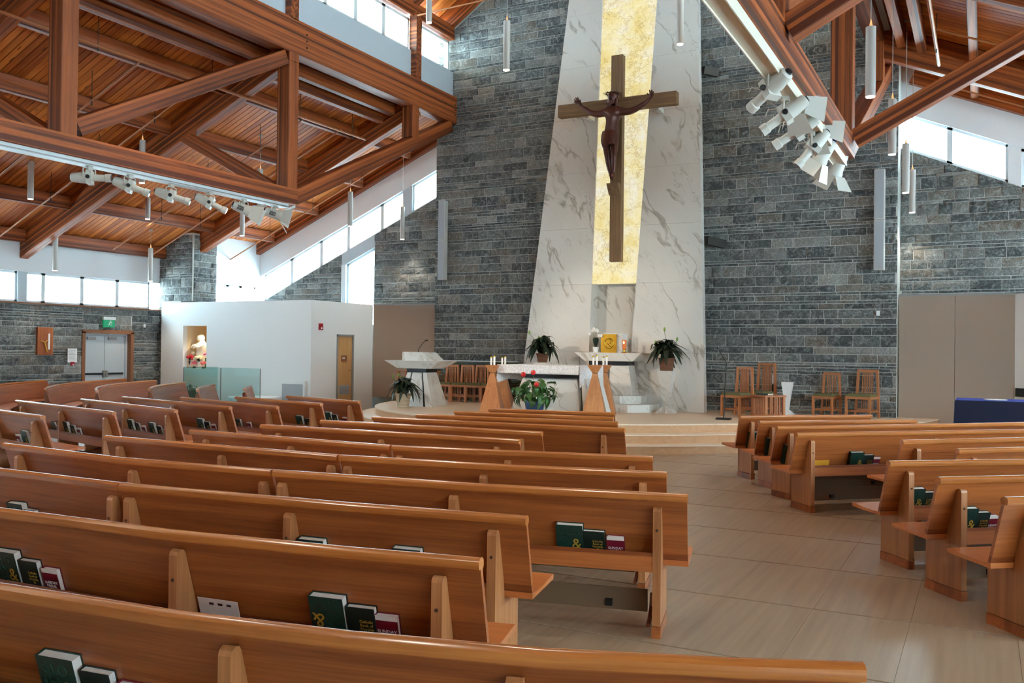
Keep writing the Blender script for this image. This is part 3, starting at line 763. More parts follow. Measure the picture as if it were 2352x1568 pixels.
RB = [((1699, 954), (2002, 952)), ((1744, 965), (2105, 963.5)), ((1784, 978), (2111, 973.5), (2352, 969)), ((1829.5, 993), (2352, 985.5)), ((2071.5, 1010), (2352, 1004)), ((2199, 1030), (2352, 1026)), ((2041, 1058), (2352, 1054)), ((2155, 1095), (2352, 1091)), ((2308, 1141), (2352, 1140))]
RN = ['frontmost pale oak pew of the right block, nearest the platform', 'second pale oak pew of the right block from the platform', 'third pale oak pew of the right block from the platform', 'fourth right block pew from the platform, yellow booklet in its rack', 'fifth right block pew from the platform, set back from the aisle', 'sixth right block pew from the platform, farthest from the aisle', 'third right block pew from the camera, white light on its seat end', 'second right block pew from the camera, whole trio of books showing', 'nearest right block pew, cut by the right edge of the view']
for i, p in enumerate(RB):
    ext = 0 if i == 0 else (0.0 if i == 1 else 1.6+.2*i)
    Rp[i+1] = pew(row(p, 0, ext), RN[i], ends=(.185, .24), detail=i > 2)
Mp = {}
MBk = [((659, 908), (825, 920.5)), ((542, 910), (738, 925.6)), ((416, 911), (637, 932)), ((282, 910), (529, 933)), ((187.5, 915), (404, 940)), ((38, 918), (261.5, 945)), ((-110, 926), (98, 953.6))]
for i, (a, b) in enumerate(MBk):
    Mp[i+1] = pew(row([a, b]), '%s left centre oak pew, counted from the white partition%s' % (ORD[i], [', farthest forward', '', '', '', ', two trios of books', '', ', partly past the left edge'][i]), detail=i > 3)
# far left block: curved pews seen from the front
LB = [((0, 871), (101, 865.5)), ((0, 888.5), (206.6, 867)), ((104.6, 891), (288, 869)), ((223, 896), (357, 872)), ((342, 891), (423.5, 876.5)), ((454, 895), (491, 881)), ((560.7, 892.4), (576, 884))]
for i, (a, b) in enumerate(LB):
    p, q = at(*a, Z=RT), at(*b, Z=RT); p.z = q.z = 0
    if i == 0: p = q+(p-q).normalized()*3.2
    if i == 1: p = p+(p-q).normalized()*1.0
    d = q-p; nn = Vector((d.y, -d.x, 0)).normalized(); L = d.length
    sag = L*L/(8*9.0)
    pts = [q.lerp(p, k/8)+nn*(-4*sag*(k/8)*(1-k/8)) for k in range(9)]
    pew(Path(pts), '%s curved oak pew counted from the stone wall in the far left block' % ORD[i], detail=False, kneel=False)

# ================================================================== BOOKS
TXT = {}
TXT['glory'] = text_mesh('lettering', ['GLO', 'RY', 'PRA', 'ISE'], .06, 'emboss', .9)
TXT['amp'] = text_mesh('ampersand', ['&'], .10, 'gold')
TXT['worship'] = text_mesh('lettering', ['Catholic', 'Book of', 'Worship', 'III'], .019, 'gold', .95, 'CENTER')
TXT['missal'] = text_mesh('lettering', ['SUNDAY', 'MISSAL'], .023, 'white_print', .9, 'CENTER')
BK = {'hymnal': (.168, .235, .045, 'green_cover'), 'worship': (.135, .20, .034, 'black_cover'), 'missal': (.105, .172, .03, 'red_cover')}
def book_proto(kind):
    w, h, d, mat = BK[kind]; c = .003
    root = link('book_proto', None)
    cv = MB().box(-w/2, w/2, 0, c, 0, h).box(-w/2, w/2, d-c, d, 0, h).box(-w/2, -w/2+c, c, d-c, 0, h).build('cover', mat, root, local=True)
    if kind == 'missal':
        MB().box(-w/2-.0005, w/2+.0005, -.0008, c*.5, h*.87, h+.0005).build('cover_band', 'pages', cv, local=True)
    MB().box(-w/2+c, w/2-.005, c, d-c, .004, h-.006).build('pages', 'pages', root, local=True)
    def put(me, x, z, nm):
        o = link(nm, me, root); o.location = (x, -.0012, z); o.rotation_euler = (PI/2, 0, 0); return o
    if kind == 'hymnal':
        put(TXT['glory'], -w/2+.018, h-.066, 'lettering'); put(TXT['amp'], .012, h-.155, 'ampersand')
    elif kind == 'worship': put(TXT['worship'], .024, h-.07, 'lettering')
    else: put(TXT['missal'], 0, h-.082, 'lettering')
    return root
PROTO = {k: book_proto(k) for k in BK}
PLAIN = {}
USED = set()
KN = {'hymnal': 'tall green hymnal', 'worship': 'dark worship book', 'missal': 'small red missal'}
def put_book(kind, pw, px, label, flip=False, dv=0, up=0):
    pa = t_path[pw.name]; s = pa.s_px(px, .5); p, n = pa.ev(s, 0, 0)
    src = PROTO[kind]
    o = copy_tree(src) if kind in USED else src
    USED.add(kind); o.name = {'hymnal': 'hymnal', 'worship': 'worship_book', 'missal': 'missal'}[kind]
    w, h, d, mat = BK[kind]; tilt = math.atan(.125/.415)
    # bottom rests on the shelf, back leans on the backrest
    z0 = .404; v = vback(z0)-d/math.cos(tilt)-.002-dv
    o.location = p+n*v+Vector((0, 0, z0+.001+up)); ang = math.atan2(n.y, n.x)-PI/2
    o.rotation_euler = Euler((tilt, 0, ang), 'XYZ')
    mx = Matrix.Rotation(ang, 4, 'Z') @ Matrix.Rotation(tilt, 4, 'X')
    o.rotation_euler = mx.to_euler()
    if flip:
        for c_ in o.children:
            if c_.name.startswith(('lettering', 'ampersand')):
                c_.location = (-c_.location.x, c_.location.y, h-c_.location.z); c_.rotation_euler = (Matrix.Rotation(PI, 4, 'Y') @ Matrix.Rotation(PI/2, 4, 'X')).to_euler()
    tag(o, label, 'book', {'hymnal': 'green hymnals in the pew racks', 'worship': 'dark worship books in the pew racks', 'missal': 'red missals in the pew racks'}[kind])
    return o
def trio(pw, xs, where, kinds=('hymnal', 'worship', 'missal'), flip=False):
    for k, x in zip(kinds, xs): put_book(k, pw, x, '%s %s' % (KN[k], where), flip and k == 'hymnal')
trio(A['1'], (100, 182, 258), 'in the nearest pew rack at the bottom left corner')
trio(A['2'], (-12, 38, 84), 'in the second pew rack at the left edge')
trio(A['2'], (735, 808, 868), 'in the second pew rack near that pew\'s right end', flip=True)
trio(A['3a'], (18, 46), 'in the third pew rack at the left edge', ('hymnal', 'worship'))
trio(A['3b'], (702, 762), 'in the third pew rack, left pair beside a fin', ('hymnal', 'worship'))
trio(A['3b'], (925, 985), 'in the third pew rack, right pair', ('hymnal', 'worship'))
trio(A['4a'], (66,), 'in the fourth pew rack at far left', ('hymnal',))
trio(A['4a'], (326,), 'in the fourth pew rack beside its middle fin', ('hymnal',))
trio(A['4b'], (1304, 1358, 1408), 'in the fourth pew rack by the centre aisle')
trio(Rp[1], (1737,), 'in the frontmost right block pew rack', ('hymnal',))
trio(Rp[2], (1780,), 'in the second right block pew rack', ('hymnal',))
trio(Rp[3], (1822,), 'in the third right block pew rack', ('hymnal',))
trio(Rp[4], (1975, 2003, 2022), 'in the right block rack with the yellow booklet')
trio(Rp[5], (2124, 2150), 'in the fifth right block pew rack from the platform', ('hymnal', 'worship'))
trio(Rp[7], (2111, 2142, 2166), 'in the third right block pew rack from the camera')
trio(Rp[8], (2233, 2270, 2296), 'in the second right block pew rack from the camera')
trio(Mp[1], (747, 760, 783), 'in the rack nearest the platform steps, left centre block')
trio(Mp[2], (680, 697), 'in the second left centre rack from the partition', ('hymnal', 'worship'))
trio(Mp[3], (537, 560), 'in the third left centre rack from the partition', ('worship', 'missal'))
trio(Mp[4], (452, 465, 478), 'in the fourth left centre rack from the partition')
trio(Mp[5], (290, 304, 316), 'in the fifth left centre rack, left trio')
trio(Mp[5], (339, 354, 368), 'in the fifth left centre rack, right trio')
trio(Mp[6], (110, 121), 'in the sixth left centre rack, left of the fin', ('worship', 'missal'))
trio(Mp[6], (140, 154, 166), 'in the sixth left centre rack, right of the fin')
trio(Mp[7], (25, 45, 62), 'in the left centre rack at the left edge of the view', ('missal', 'hymnal', 'worship'))
# yellow booklet and white song sheet
pa = t_path[Rp[4].name]; p, n = pa.ev(pa.s_px(1899), vback(.41)-.02, .404); ang = math.atan2(n.y, n.x)-PI/2
o = MB().box(-.09, .09, 0, .006, 0, .15).build('booklet', 'yellow_cover', None, local=True); o.location = p; o.rotation_euler = (Matrix.Rotation(ang, 4, 'Z') @ Matrix.Rotation(.29, 4, 'X')).to_euler()
tag(o, 'thin yellow booklet leaning in a right block pew rack', 'booklet')
MB().ball((.03, -.001, .075), .025, 8, (1, .05, .8)).build('emblem', 'dark', o, local=True)
pa = t_path[A['2'].name]; p, n = pa.ev(pa.s_px(466), vback(.41)-.012, .404); ang = math.atan2(n.y, n.x)-PI/2
o = MB().box(-.115, .115, 0, .002, 0, .145).build('song_sheet', 'pages', None, local=True); o.location = p; o.rotation_euler = (Matrix.Rotation(ang, 4, 'Z') @ Matrix.Rotation(.29, 4, 'X')).to_euler()
tag(o, 'white printed sheet tucked in the second pew rack beside a fin', 'sheet')
mb = MB()
for i in range(3): mb.box(-.05+i*.05, -.025+i*.05, -.001, 0, .115, .125)
stuff(mb.build('print', 'dark', o, local=True))

# ================================================================== MARBLE REREDOS, ONYX, CROSS
SLK = .080
def ysl(z): return 18.42+SLK*(z-PZ)
def at_s(x, y):
    d = R_*((x-1176)/FPX) - U_*((y-784)/FPX) + F_
    t = (18.42-SLK*PZ+SLK*CAM.z-CAM.y)/(d.y-SLK*d.z); return CAM+d*t
def edge(a, b):
    p, q = at_s(*a), at_s(*b); return lambda z: p.x+(q.x-p.x)*(z-p.z)/(q.z-p.z)
eL, eR = edge((1203, 830), (1307, 0)), edge((1617, 900), (1603, 0))
oL, oR = edge((1359, 652), (1384, 0)), edge((1461, 650), (1509, 0))
zj = [at_s(1420, y).z for y in (651, 520, 390, 264, 142, 20)]
zj += [zj[-1]+1.0]
zn0 = at_s(1400, 808).z
rd = thing('reredos', 'tall tapering marble reredos with a backlit onyx strip and a tabernacle niche', 'reredos', (eL(PZ)*.5+eR(PZ)*.5, 18.45, PZ))
def slabpiece(fa, fb, z0, z1, d0, d1, nm, mat, g=.004):
    P = lambda f, z, d: Vector((f(z), ysl(z)+d, z))
    pts = [P(fa, z0+g, d0)+Vector((g, 0, 0)), P(fb, z0+g, d0)-Vector((g, 0, 0)), P(fb, z1-g, d0)-Vector((g, 0, 0)), P(fa, z1-g, d0)+Vector((g, 0, 0))]
    return MB().prism(pts, (0, d1-d0, 0)).build(nm, mat, rd)
zs = [PZ, zn0]+zj
for i in range(len(zs)-1):
    z0, z1 = zs[i], zs[i+1]
    if i == 0:
        slabpiece(eL, lambda z: -8.0, z0, z1, 0, .2, 'marble_panel', 'marble'); slabpiece(lambda z: -8.0, lambda z: -6.7, z0, z1, 0, .2, 'marble_panel', 'marble'); slabpiece(lambda z: -6.7, eR, z0, z1, 0, .2, 'marble_panel', 'marble')
        continue
    slabpiece(eL, oL, z0, z1, 0, .2, 'marble_panel', 'marble', .002); slabpiece(oR, eR, z0, z1, 0, .2, 'marble_panel', 'marble', .002)
    if i >= 2: slabpiece(oL, oR, z0, z1, .03, .10, 'onyx_panel', 'onyx', .004)
# niche lining
nb = slabpiece(oL, oR, zn0, zj[0], .42, .46, 'niche_back', 'marble', 0)
P = lambda f, z, d, e=0: Vector((f(z)+e, ysl(z)+d, z))
MB().prism([P(oL, zn0, .2), P(oL, zn0, .46), P(oL, zj[0], .46), P(oL, zj[0], .2)], (-.04, 0, 0)).build('niche_side', 'marble', rd)
MB().prism([P(oR, zn0, .2), P(oR, zn0, .46), P(oR, zj[0], .46), P(oR, zj[0], .2)], (.04, 0, 0)).build('niche_side', 'marble', rd)
MB().prism([P(oL, zj[0], .10), P(oR, zj[0], .10), P(oR, zj[0], .46), P(oL, zj[0], .46)], (0, 0, .03)).build('niche_top', 'marble', rd)
MB().prism([P(oL, zn0, .0), P(oR, zn0, .0), P(oR, zn0, .46), P(oL, zn0, .46)], (0, 0, -.03)).build('niche_floor', 'marble', rd)
for yy in (152, 548):
    z = at_s(1612, yy).z
    MB().bar((eR(z)-.25, ysl(z)+.32, z), (eR(z)+.06, ysl(z)+.32, z), .08, .16).bar((eR(z)+.03, ysl(z)+.28, z), (eR(z)+.30, YW-.02, z-.05), .08, .18).build('steel_bracket', 'steel', rd)
# altar-of-repose ledge below the niche
lg = thing('tabernacle_ledge', 'white marble ledge on a tapered pedestal below the niche', 'ledge', (-7.3, 18.2, PZ))
lz = zn0; fy0 = 17.93
XA, XB = at(1320, 812, Y=fy0).x, at(1473, 820, Y=fy0).x
zt, zb_ = at(1400, 810, Y=fy0).z, at(1400, 829, Y=fy0).z
MB().hexa([(XA+.22, fy0+.02, zb_), (XB-.2, fy0+.02, zb_), (XB-.2, ysl(1.4)-.005, zb_), (XA+.22, ysl(1.4)-.005, zb_)], [(XA, fy0, zt), (XB, fy0, zt), (XB, ysl(1.5)-.005, zt), (XA, ysl(1.5)-.005, zt)]).build('top', 'marble', lg)
xa, xb = at(1352, 830, Y=18.0).x, at(1442, 830, Y=18.0).x
MB().box(xa, xb, 18.02, 18.4, zb_-.09, zb_).build('black_band', 'granite_black', lg)
MB().hexa([(xa-.28, 17.96, .78), (xb+.12, 17.96, .78), (xb+.12, 18.43, .78), (xa-.28, 18.43, .78)], [(xa-.1, 18.05, zb_-.09), (xb-.0, 18.05, zb_-.09), (xb, 18.4, zb_-.09), (xa-.1, 18.4, zb_-.09)]).build('pedestal', 'marble', lg)
xm = at(1394, 880, Y=17.96).x
MB().hexa([(xm-.03, 17.945, .8), (xm+.03, 17.945, .8), (xm+.03, 17.96, .8), (xm-.03, 17.96, .8)], [(xm-.03, 18.035, zb_-.09), (xm+.03, 18.035, zb_-.09), (xm+.03, 18.06, zb_-.09), (xm-.03, 18.06, zb_-.09)]).build('slot', 'granite_black', lg)
ms = thing('marble_steps', 'two low white marble steps below the tabernacle ledge', 'steps', (-7.2, 17.9, PZ))
def stepo(z0, z1, e):
    q = [(-8.05-e, 18.41), (-8.05-e, 18.05-e), (-7.8-e, 17.75-e), (-6.75+e, 17.75-e), (-6.4+e, 18.1-e), (-6.38+e, 18.41)]
    return MB().prism([(x, y, z0) for x, y in q], (0, 0, z1-z0))
stepo(PZ, .61, .28).build('lower_step', 'marble', ms); stepo(.61, .775, 0).build('upper_step', 'marble', ms)
# cross
YX = 18.42
cxm = at(1414, 400, Y=YX).x; cz0, cz1 = at(1411, 600, Y=YX).z, at(1416, 126, Y=YX).z
za = at(1418, 240, Y=YX).z; xa, xb = at(1283, 257, Y=YX).x, at(1554, 225, Y=YX).x
cr = thing('wooden_cross', 'large weathered wooden cross hung before the glowing onyx strip', 'cross', (cxm, YX, cz0))
MB().bar((cxm, YX+.09, cz0), (cxm, YX+.09, cz1), .265, .17, (0, 1, 0), .008).build('upright', 'cross_wood', cr)
MB().bar((xa, YX+.06, za), (xb, YX+.06, za), .2, .27, bevel=.008).build('crossbeam', 'cross_wood', cr)
for xx in (xa+.62, xb-.5): MB().bar((xx, YX+.16, za-.12), (xx, ysl(za)+.01, za-.12), .1, .1).build('bracket', 'marble', cr)
MB().bar((cxm, YX+.17, cz0+.6), (cxm, ysl(cz0+.6)+.03, cz0+.6), .1, .1).build('bracket', 'marble', cr)
zf = at(1410, 420, Y=YX).z
MB().hexa([(cxm-.14, YX-.03, zf-.27), (cxm+.12, YX-.03, zf-.27), (cxm+.12, YX+.01, zf-.27), (cxm-.14, YX+.01, zf-.27)], [(cxm-.15, YX-.17, zf-.03), (cxm+.12, YX-.17, zf-.03), (cxm+.12, YX+.01, zf-.03), (cxm-.15, YX+.01, zf-.03)]).build('foot_block', 'cross_wood', cr)
# bronze corpus: one skinned body
YC = YX-.12
def J(x, y, dy=0): 
    p = at(x, y, Y=YC); return Vector((p.x, YC+dy, p.z))
jn = {}; ed = []
def add_j(k, p, r, par=None):
    jn[k] = (p, r)
    if par: ed.append((par, k))
add_j('pelvis', J(1403, 314, -.02), (.135, .11)); add_j('belly', J(1406, 292, -.03), (.12, .095), 'pelvis'); add_j('chest', J(1409, 270, -.03), (.155, .11), 'belly')
add_j('upchest', J(1410, 257, -.03), (.12, .09), 'chest'); add_j('neck', J(1410, 246, -.06), (.055, .055), 'upchest'); add_j('jaw', J(1409, 238, -.10), (.065, .07), 'neck'); add_j('head', J(1410, 226, -.10), (.085, .098), 'jaw'); add_j('crown', J(1412, 216, -.06), (.06, .07), 'head')
for s, pts in (('l', [(1393, 258, -.03), (1378, 264, -.05), (1363, 262, -.06), (1344, 250, -.04), (1337, 245, -.02)]), ('r', [(1427, 256, -.03), (1446, 258, -.05), (1463, 252, -.06), (1482, 238, -.04), (1489, 231, -.02)])):
    par = 'upchest'
    for i, (x, y, dy) in enumerate(pts):
        add_j('arm%s%d' % (s, i), J(x, y, dy), [(.075, .075), (.062, .062), (.055, .052), (.042, .04), (.036, .028)][i], par); par = 'arm%s%d' % (s, i)
    sg = -1 if s == 'l' else 1
    p = jn[par][0]
    add_j('palm'+s, p+Vector((sg*.06, -.01, .055)), (.042, .026), par)
    q = jn['palm'+s][0]
    for i, (a, L) in enumerate(((2.2, .11), (1.55, .16), (1.2, .17), (.85, .155), (.5, .12))):
        d = Vector((sg*math.cos(a), -.25, math.sin(a)))
        add_j('f%s%d' % (s, i), q+d*L*.55, (.015, .015), 'palm'+s); add_j('g%s%d' % (s, i), q+d*L*.85+Vector((0, -.05, 0)), (.011, .011), 'f%s%d' % (s, i))
for s, pts in (('l', [(1396, 322, -.03), (1399, 342, -.10), (1402, 362, -.14), (1403, 384, -.08), (1406, 404, -.05), (1408, 415, -.10)]), ('r', [(1411, 322, -.03), (1412, 342, -.10), (1413, 362, -.14), (1411, 384, -.08), (1410, 404, -.08), (1412, 416, -.15)])):
    par = 'pelvis'
    for i, (x, y, dy) in enumerate(pts):
        add_j('leg%s%d' % (s, i), J(x+(-2 if s == 'l' else 3)*(1-i/5), y, dy), [(.095, .09), (.085, .085), (.066, .07), (.06, .062), (.04, .042), (.03, .028)][i], par); par = 'leg%s%d' % (s, i)
ks = list(jn)
cp = thing('crucifix_figure', 'dark bronze crucified figure with a crown of thorns on the cross', 'figure', J(1403, 418))
me = bpy.data.meshes.new('body'); me.from_pydata([tuple(jn[k][0]-cp.location) for k in ks], [(ks.index(a), ks.index(b)) for a, b in ed], [])
bo = link('body', me, cp); md = bo.modifiers.new('skin', 'SKIN'); md.use_smooth_shade = True; bo.modifiers.new('sub', 'SUBSURF').levels = 2
bo.modifiers['sub'].render_levels = 2
for k, sv in zip(ks, me.skin_vertices[0].data): kk = 1.25 if k[0] in 'fg' else (1.02 if k.startswith('leg') else (1.05 if k == 'pelvis' else 1.3)); sv.radius = (jn[k][1][0]*kk, jn[k][1][1]*kk); sv.use_root = (k == 'pelvis')
me.materials.append(MATS['bronze'])
# loincloth with folds
mb = MB(); vs = []; fs = []; N = 28
c0 = J(1403, 308); 
rows = [(.05, .17, .13), (-.04, .185, .145), (-.14, .185, .155), (-.22, .175, .155), (-.28, .16, .15)]
for i, (dz, rx, ry) in enumerate(rows):
    for k in range(N):
        a = 2*PI*k/N; w = 1+(.09*math.sin(a*9+i*.4)+.05*math.sin(a*5))*(i+1)/4
        vs.append(c0+Vector((rx*w*math.cos(a)+.004*i, -.05-.02*i+ry*w*math.sin(a), dz-.02*math.sin(a*3)*i/4)))
for i in range(len(rows)-1):
    for k in range(N): fs.append((i*N+k, (i+1)*N+k, (i+1)*N+(k+1) % N, i*N+(k+1) % N))
mb.add(vs, fs).build('loincloth', 'bronze', cp, 'all')
hc = J(1411, 225, -.13)
mb = MB()
for k in range(40):
    a = 2*PI*k/40*2; mb.tube([hc+Vector((.135*math.cos(b_), .145*math.sin(b_)+.03, .065+.016*math.sin(b_*5+k))) for b_ in (a, a+.5)], .012, 5)
    if k % 2 == 0:
        d = Vector((math.cos(a*1.3), math.sin(a*1.3), rnd.uniform(-.3, .6))).normalized(); p = hc+Vector((.135*math.cos(a*1.3), .145*math.sin(a*1.3)+.03, .065)); mb.tube([p, p+d*.085], [.008, .001], 4)
stuff(mb.build('crown_of_thorns', 'bronze', cp))
mb = MB().ball(hc+Vector((0, .05, .01)), .118, 14, (1, 1, 1.08)).ball(hc+Vector((-.085, .03, -.12)), .05, 8, (1, 1, 2.2)).ball(hc+Vector((.085, .03, -.12)), .05, 8, (1, 1, 2.2))
mb.build('hair', 'bronze', cp, 'all')
MB().ball(hc+Vector((0, -.085, -.13)), .055, 8, (1, .8, 1.2)).build('beard', 'bronze', cp, 'all')
MB().hexa([(hc.x-.024, hc.y-.125, hc.z-.055), (hc.x+.024, hc.y-.125, hc.z-.055), (hc.x+.018, hc.y-.05, hc.z-.055), (hc.x-.018, hc.y-.05, hc.z-.055)], [(hc.x-.008, hc.y-.118, hc.z+.015), (hc.x+.008, hc.y-.118, hc.z+.015), (hc.x+.008, hc.y-.05, hc.z+.015), (hc.x-.008, hc.y-.05, hc.z+.015)]).build('nose', 'bronze', cp)

# ---- tabernacle, lamp, orchid on the ledge
zl = zt+.001; yt = 18.12
ta = thing('tabernacle', 'golden tabernacle box with embossed door in the marble niche', 'tabernacle', (at(1398, 800, Y=yt).x, yt, zl))
x0, x1 = at(1380, 790, Y=yt).x, at(1415, 790, Y=yt).x; zz = at(1398, 767, Y=yt).z
MB().box(x0, x1, yt, yt+.06, zl, zz).build('frame', 'gold_metal', ta); MB().box(x0, x1+.12, yt+.06, yt+.34, zl, zz+.02).build('body', 'marble_white', ta)
MB().box(x0+.06, x1-.03, yt-.012, yt, zl+.04, zz-.04).build('door', 'gold_metal', ta)
mb = MB(); cc = Vector(((x0+x1)/2+.02, yt-.013, (zl+zz)/2))
mb.tube([cc+Vector((.1*math.cos(k*PI/10), 0, .11*math.sin(k*PI/10))) for k in range(21)], .012, 6); mb.bar(cc+Vector((-.04, 0, -.1)), cc+Vector((-.04, 0, .13)), .015, .02); mb.tube([cc+Vector((-.04, 0, .1)), cc+Vector((.05, 0, .08)), cc+Vector((.03, 0, .0)), cc+Vector((-.04, 0, 0)), cc+Vector((.06, 0, -.1))], .01, 6)
mb.build('relief', 'brass', ta)
sp = at(1434, 806, Y=18.1); sl = thing('sanctuary_lamp', 'amber glass sanctuary lamp on a gold foot beside the tabernacle', 'lamp', (sp.x, 18.1, zl))
MB().lathe([(.07, 0), (.065, .015), (.02, .03), (.018, .06), (.04, .075)], (sp.x, 18.1, zl), 12).build('foot', 'gold_metal', sl, True)
MB().lathe([(.04, .075), (.046, .28), (.044, .28), (.038, .09)], (sp.x, 18.1, zl), 12).build('glass', 'amber', sl, True); MB().ball((sp.x, 18.06, zl+.22), .018, 8, (1, 1, 1.6)).build('flame', 'flame', sl, 'all')

# ---- leaves and plants
def leaf_mesh(key, L, W, arch, droop, mat, heart=False):
    mb = MB(); n = 7; vs = []; fs = []
    for i in range(n+1):
        t = i/n; w = W*(math.sin(PI*min(1, t*.93+.05))**.8 if not heart else (1-t)**.7*(.55+2.2*t if t < .25 else 1.1))
        x = L*(t*(1-.25*droop*t)); z = arch*math.sin(PI*t*.6)*L-droop*L*t*t*t
        for s in (-1, 0, 1): vs.append((x, s*w, z+(.25*abs(s)*w)))
    for i in range(n):
        for k in range(2): a = i*3+k; fs.append((a, a+1, a+4, a+3))
    me = mb.add(vs, fs).mesh(key, mat, smooth='all')
    return me
LM = [leaf_mesh('leaf', .34, .05, .65, .7, 'leaf_dark'), leaf_mesh('leaf', .40, .056, .45, .85, 'leaf_dark'), leaf_mesh('leaf', .30, .046, .9, .45, 'leaf_dark')]
LH = [leaf_mesh('leaf', .22, .075, .3, .7, 'leaf', True), leaf_mesh('leaf', .18, .065, .5, .5, 'leaf', True)]
def basket(t, c, r0, r1, h, mat):
    prof = [(r0, 0)]
    nb_ = 9
    for i in range(nb_): 
        z = h*(i+.5)/nb_; rr = r0+(r1-r0)*z/h; prof += [(rr-.006, h*i/nb_+.002), (rr+.006, z)]
    prof += [(r1+.008, h), (r1-.01, h), (r1-.02, h-.02)]
    MB().lathe(prof, c, 20).build('basket', mat, t, True)
    MB().lathe([(r1-.02, h-.03), (.01, h-.025)], c, 12).build('soil', 'soil', t)
def lily(label, c, bas, fl, seed, mat='basket', nleaf=44, size=1.0):
    r = random.Random(seed); c = Vector(c); t = thing('peace_lily', label, 'plant', c, 0, 'potted peace lilies')
    basket(t, c, *bas, mat); h = bas[2]
    for i in range(nleaf):
        o = link('leaf', LM[i % 3], t); o.location = (r.uniform(-.03, .03), r.uniform(-.03, .03), h-.01)
        s = size*r.uniform(.75, 1.1); o.scale = (s, s, s); o.rotation_euler = (r.uniform(-.3, .3), -r.uniform(-.05, .9) if i % 3 else -r.uniform(.5, 1.1), i*2.4+r.uniform(-.2, .2))
    for dx, dy, z in fl:
        MB().tube([c+Vector((0, 0, h)), c+Vector((dx*.5, dy*.5, h+(z-h)*.65)), c+Vector((dx, dy, z))], .005, 5).build('flower_stem', 'stem', t)
        MB().ball(c+Vector((dx, dy, z+.03)), .03, 8, (.8, .5, 1.5)).build('spathe', 'spathe', t, 'all')
    return t
def pedestal(label, c, h, w0, w1, base, mat, cat='pedestal'):
    c = Vector(c); t = thing('pedestal', label, cat, c)
    sq = lambda s, z: [c+Vector((a*s, b*s, z)) for a, b in ((-1, -1), (1, -1), (1, 1), (-1, 1))]
    MB().hexa(sq(base, 0), sq(base*.95, .015)).hexa(sq(base*.95, .015), sq(.03, base*.85)).build('base', mat, t)
    MB().hexa(sq(w0, base*.7), sq(w1, h)).build('shaft', mat, t); return t
pr = at(1530, 942, Y=18.0); zr_ = at(1530, 851, Y=18.0).z
pedestal('tall inverted marble pedestal under the right wall-side lily', (pr.x, 18.0, PZ), zr_-PZ, .045, .155, .19, 'marble')
lily('peace lily in a wicker basket on the marble pedestal right of the niche', (pr.x, 18.0, zr_+.001), (.13, .165, .26), [(-.02, -.1, .82), (.22, 0, .62), (-.24, 0, .55)], 3, nleaf=110, size=1.25)
plx = at(1246, 832, Y=17.8); zl_ = at(1246, 832, Y=17.8).z
pedestal('inverted marble pedestal mostly hidden behind the altar', (plx.x, 17.8, PZ), zl_-PZ, .045, .15, .19, 'marble')
lily('peace lily in a wicker basket left of the niche, above the altar', (plx.x, 17.8, zl_+.001), (.10, .14, .2), [(-.30, -.05, .62), (-.12, 0, .45), (-.05, -.1, .5)], 5, nleaf=110, size=1.25)
pb = Vector((at(926, 928, Y=16.1).x, 16.1, PZ+.001))
lily('peace lily in a pale woven basket on the platform before the ambo', pb, (.12, .17, .3), [(-.34, .1, .62), (-.2, .1, .66), (-.12, .1, .6), (-.05, .1, .58)], 8, 'basket_light', 100, 1.15)
# anthurium
pc = Vector((at(1228, 942, Y=15.35).x, 15.35, PZ+.001)); r = random.Random(4)
t = thing('anthurium', 'red-flowered anthurium in a blue glazed pot before the altar', 'plant', pc)
MB().lathe([(.13, 0), (.15, .02), (.195, .30), (.19, .31), (.165, .31), (.16, .28)], pc, 24).build('pot', 'pot_blue', t, True); MB().lathe([(.16, .27), (.01, .28)], pc, 12).build('soil', 'soil', t)
for i in range(62):
    a = i*2.399; rr = .33*math.sqrt(r.random()); zz = .34+.42*r.random()*(1-rr*.9); q = Vector((math.cos(a)*rr, math.sin(a)*rr, zz))
    o = link('leaf', LH[i % 2], t); o.location = q; o.rotation_euler = (r.uniform(-.4, .4), r.uniform(.3, 1.3), a+r.uniform(-.5, .5)); s = r.uniform(.9, 1.3); o.scale = (s, s, s)
    if i % 3 == 0: MB().tube([pc+Vector((0, 0, .27)), pc+Vector((q.x*.5, q.y*.5, q.z*.8)), pc+q], .006, 5).build('stem', 'stem', t)
for q in ((-.20, -.1, .80), (.02, -.12, .84), (.13, -.2, .62)):
    q = Vector(q); MB().tube([pc+Vector((0, 0, .4)), pc+q], .005, 5).build('flower_stem', 'stem', t)
    MB().ball(pc+q, .055, 10, (1, .45, .9)).build('flower', 'red_flower', t, 'all'); MB().tube([pc+q+Vector((0, -.03, 0)), pc+q+Vector((.02, -.05, .04))], .007, 6).build('spadix', 'gold', t)
# orchid
po = at(1368, 806, Y=18.14); po.z = zl; t = thing('orchid', 'white orchid in a white pot beside the tabernacle', 'plant', po)
MB().lathe([(.05, 0), (.07, .12), (.065, .12), (.05, .1)], po, 14).build('pot', 'white', t, True)
for i in range(5): 
    o = link('leaf', LM[2], t); o.location = (0, 0, .1); o.rotation_euler = (0, -.9, i*1.3); o.scale = (.75, .8, .75)
for k, dx in enumerate((-.03, .05)):
    MB().tube([po+Vector((0, 0, .1)), po+Vector((dx, 0, .3)), po+Vector((dx*1.6, -.02, .42))], .004, 5).build('stem', 'stem', t)
for i in range(11):
    q = po+Vector((-.13+.026*i+r.uniform(-.02, .02), -.04, .50-.0011*(i-4)**2*4+r.uniform(-.04, .04)))
    mb = MB()
    for a in range(5): mb.ball(q+Vector((.02*math.cos(a*1.257), 0, .02*math.sin(a*1.257))), .018, 6, (1, .5, 1))
    mb.build('blossom', 'orchid', t, 'all')

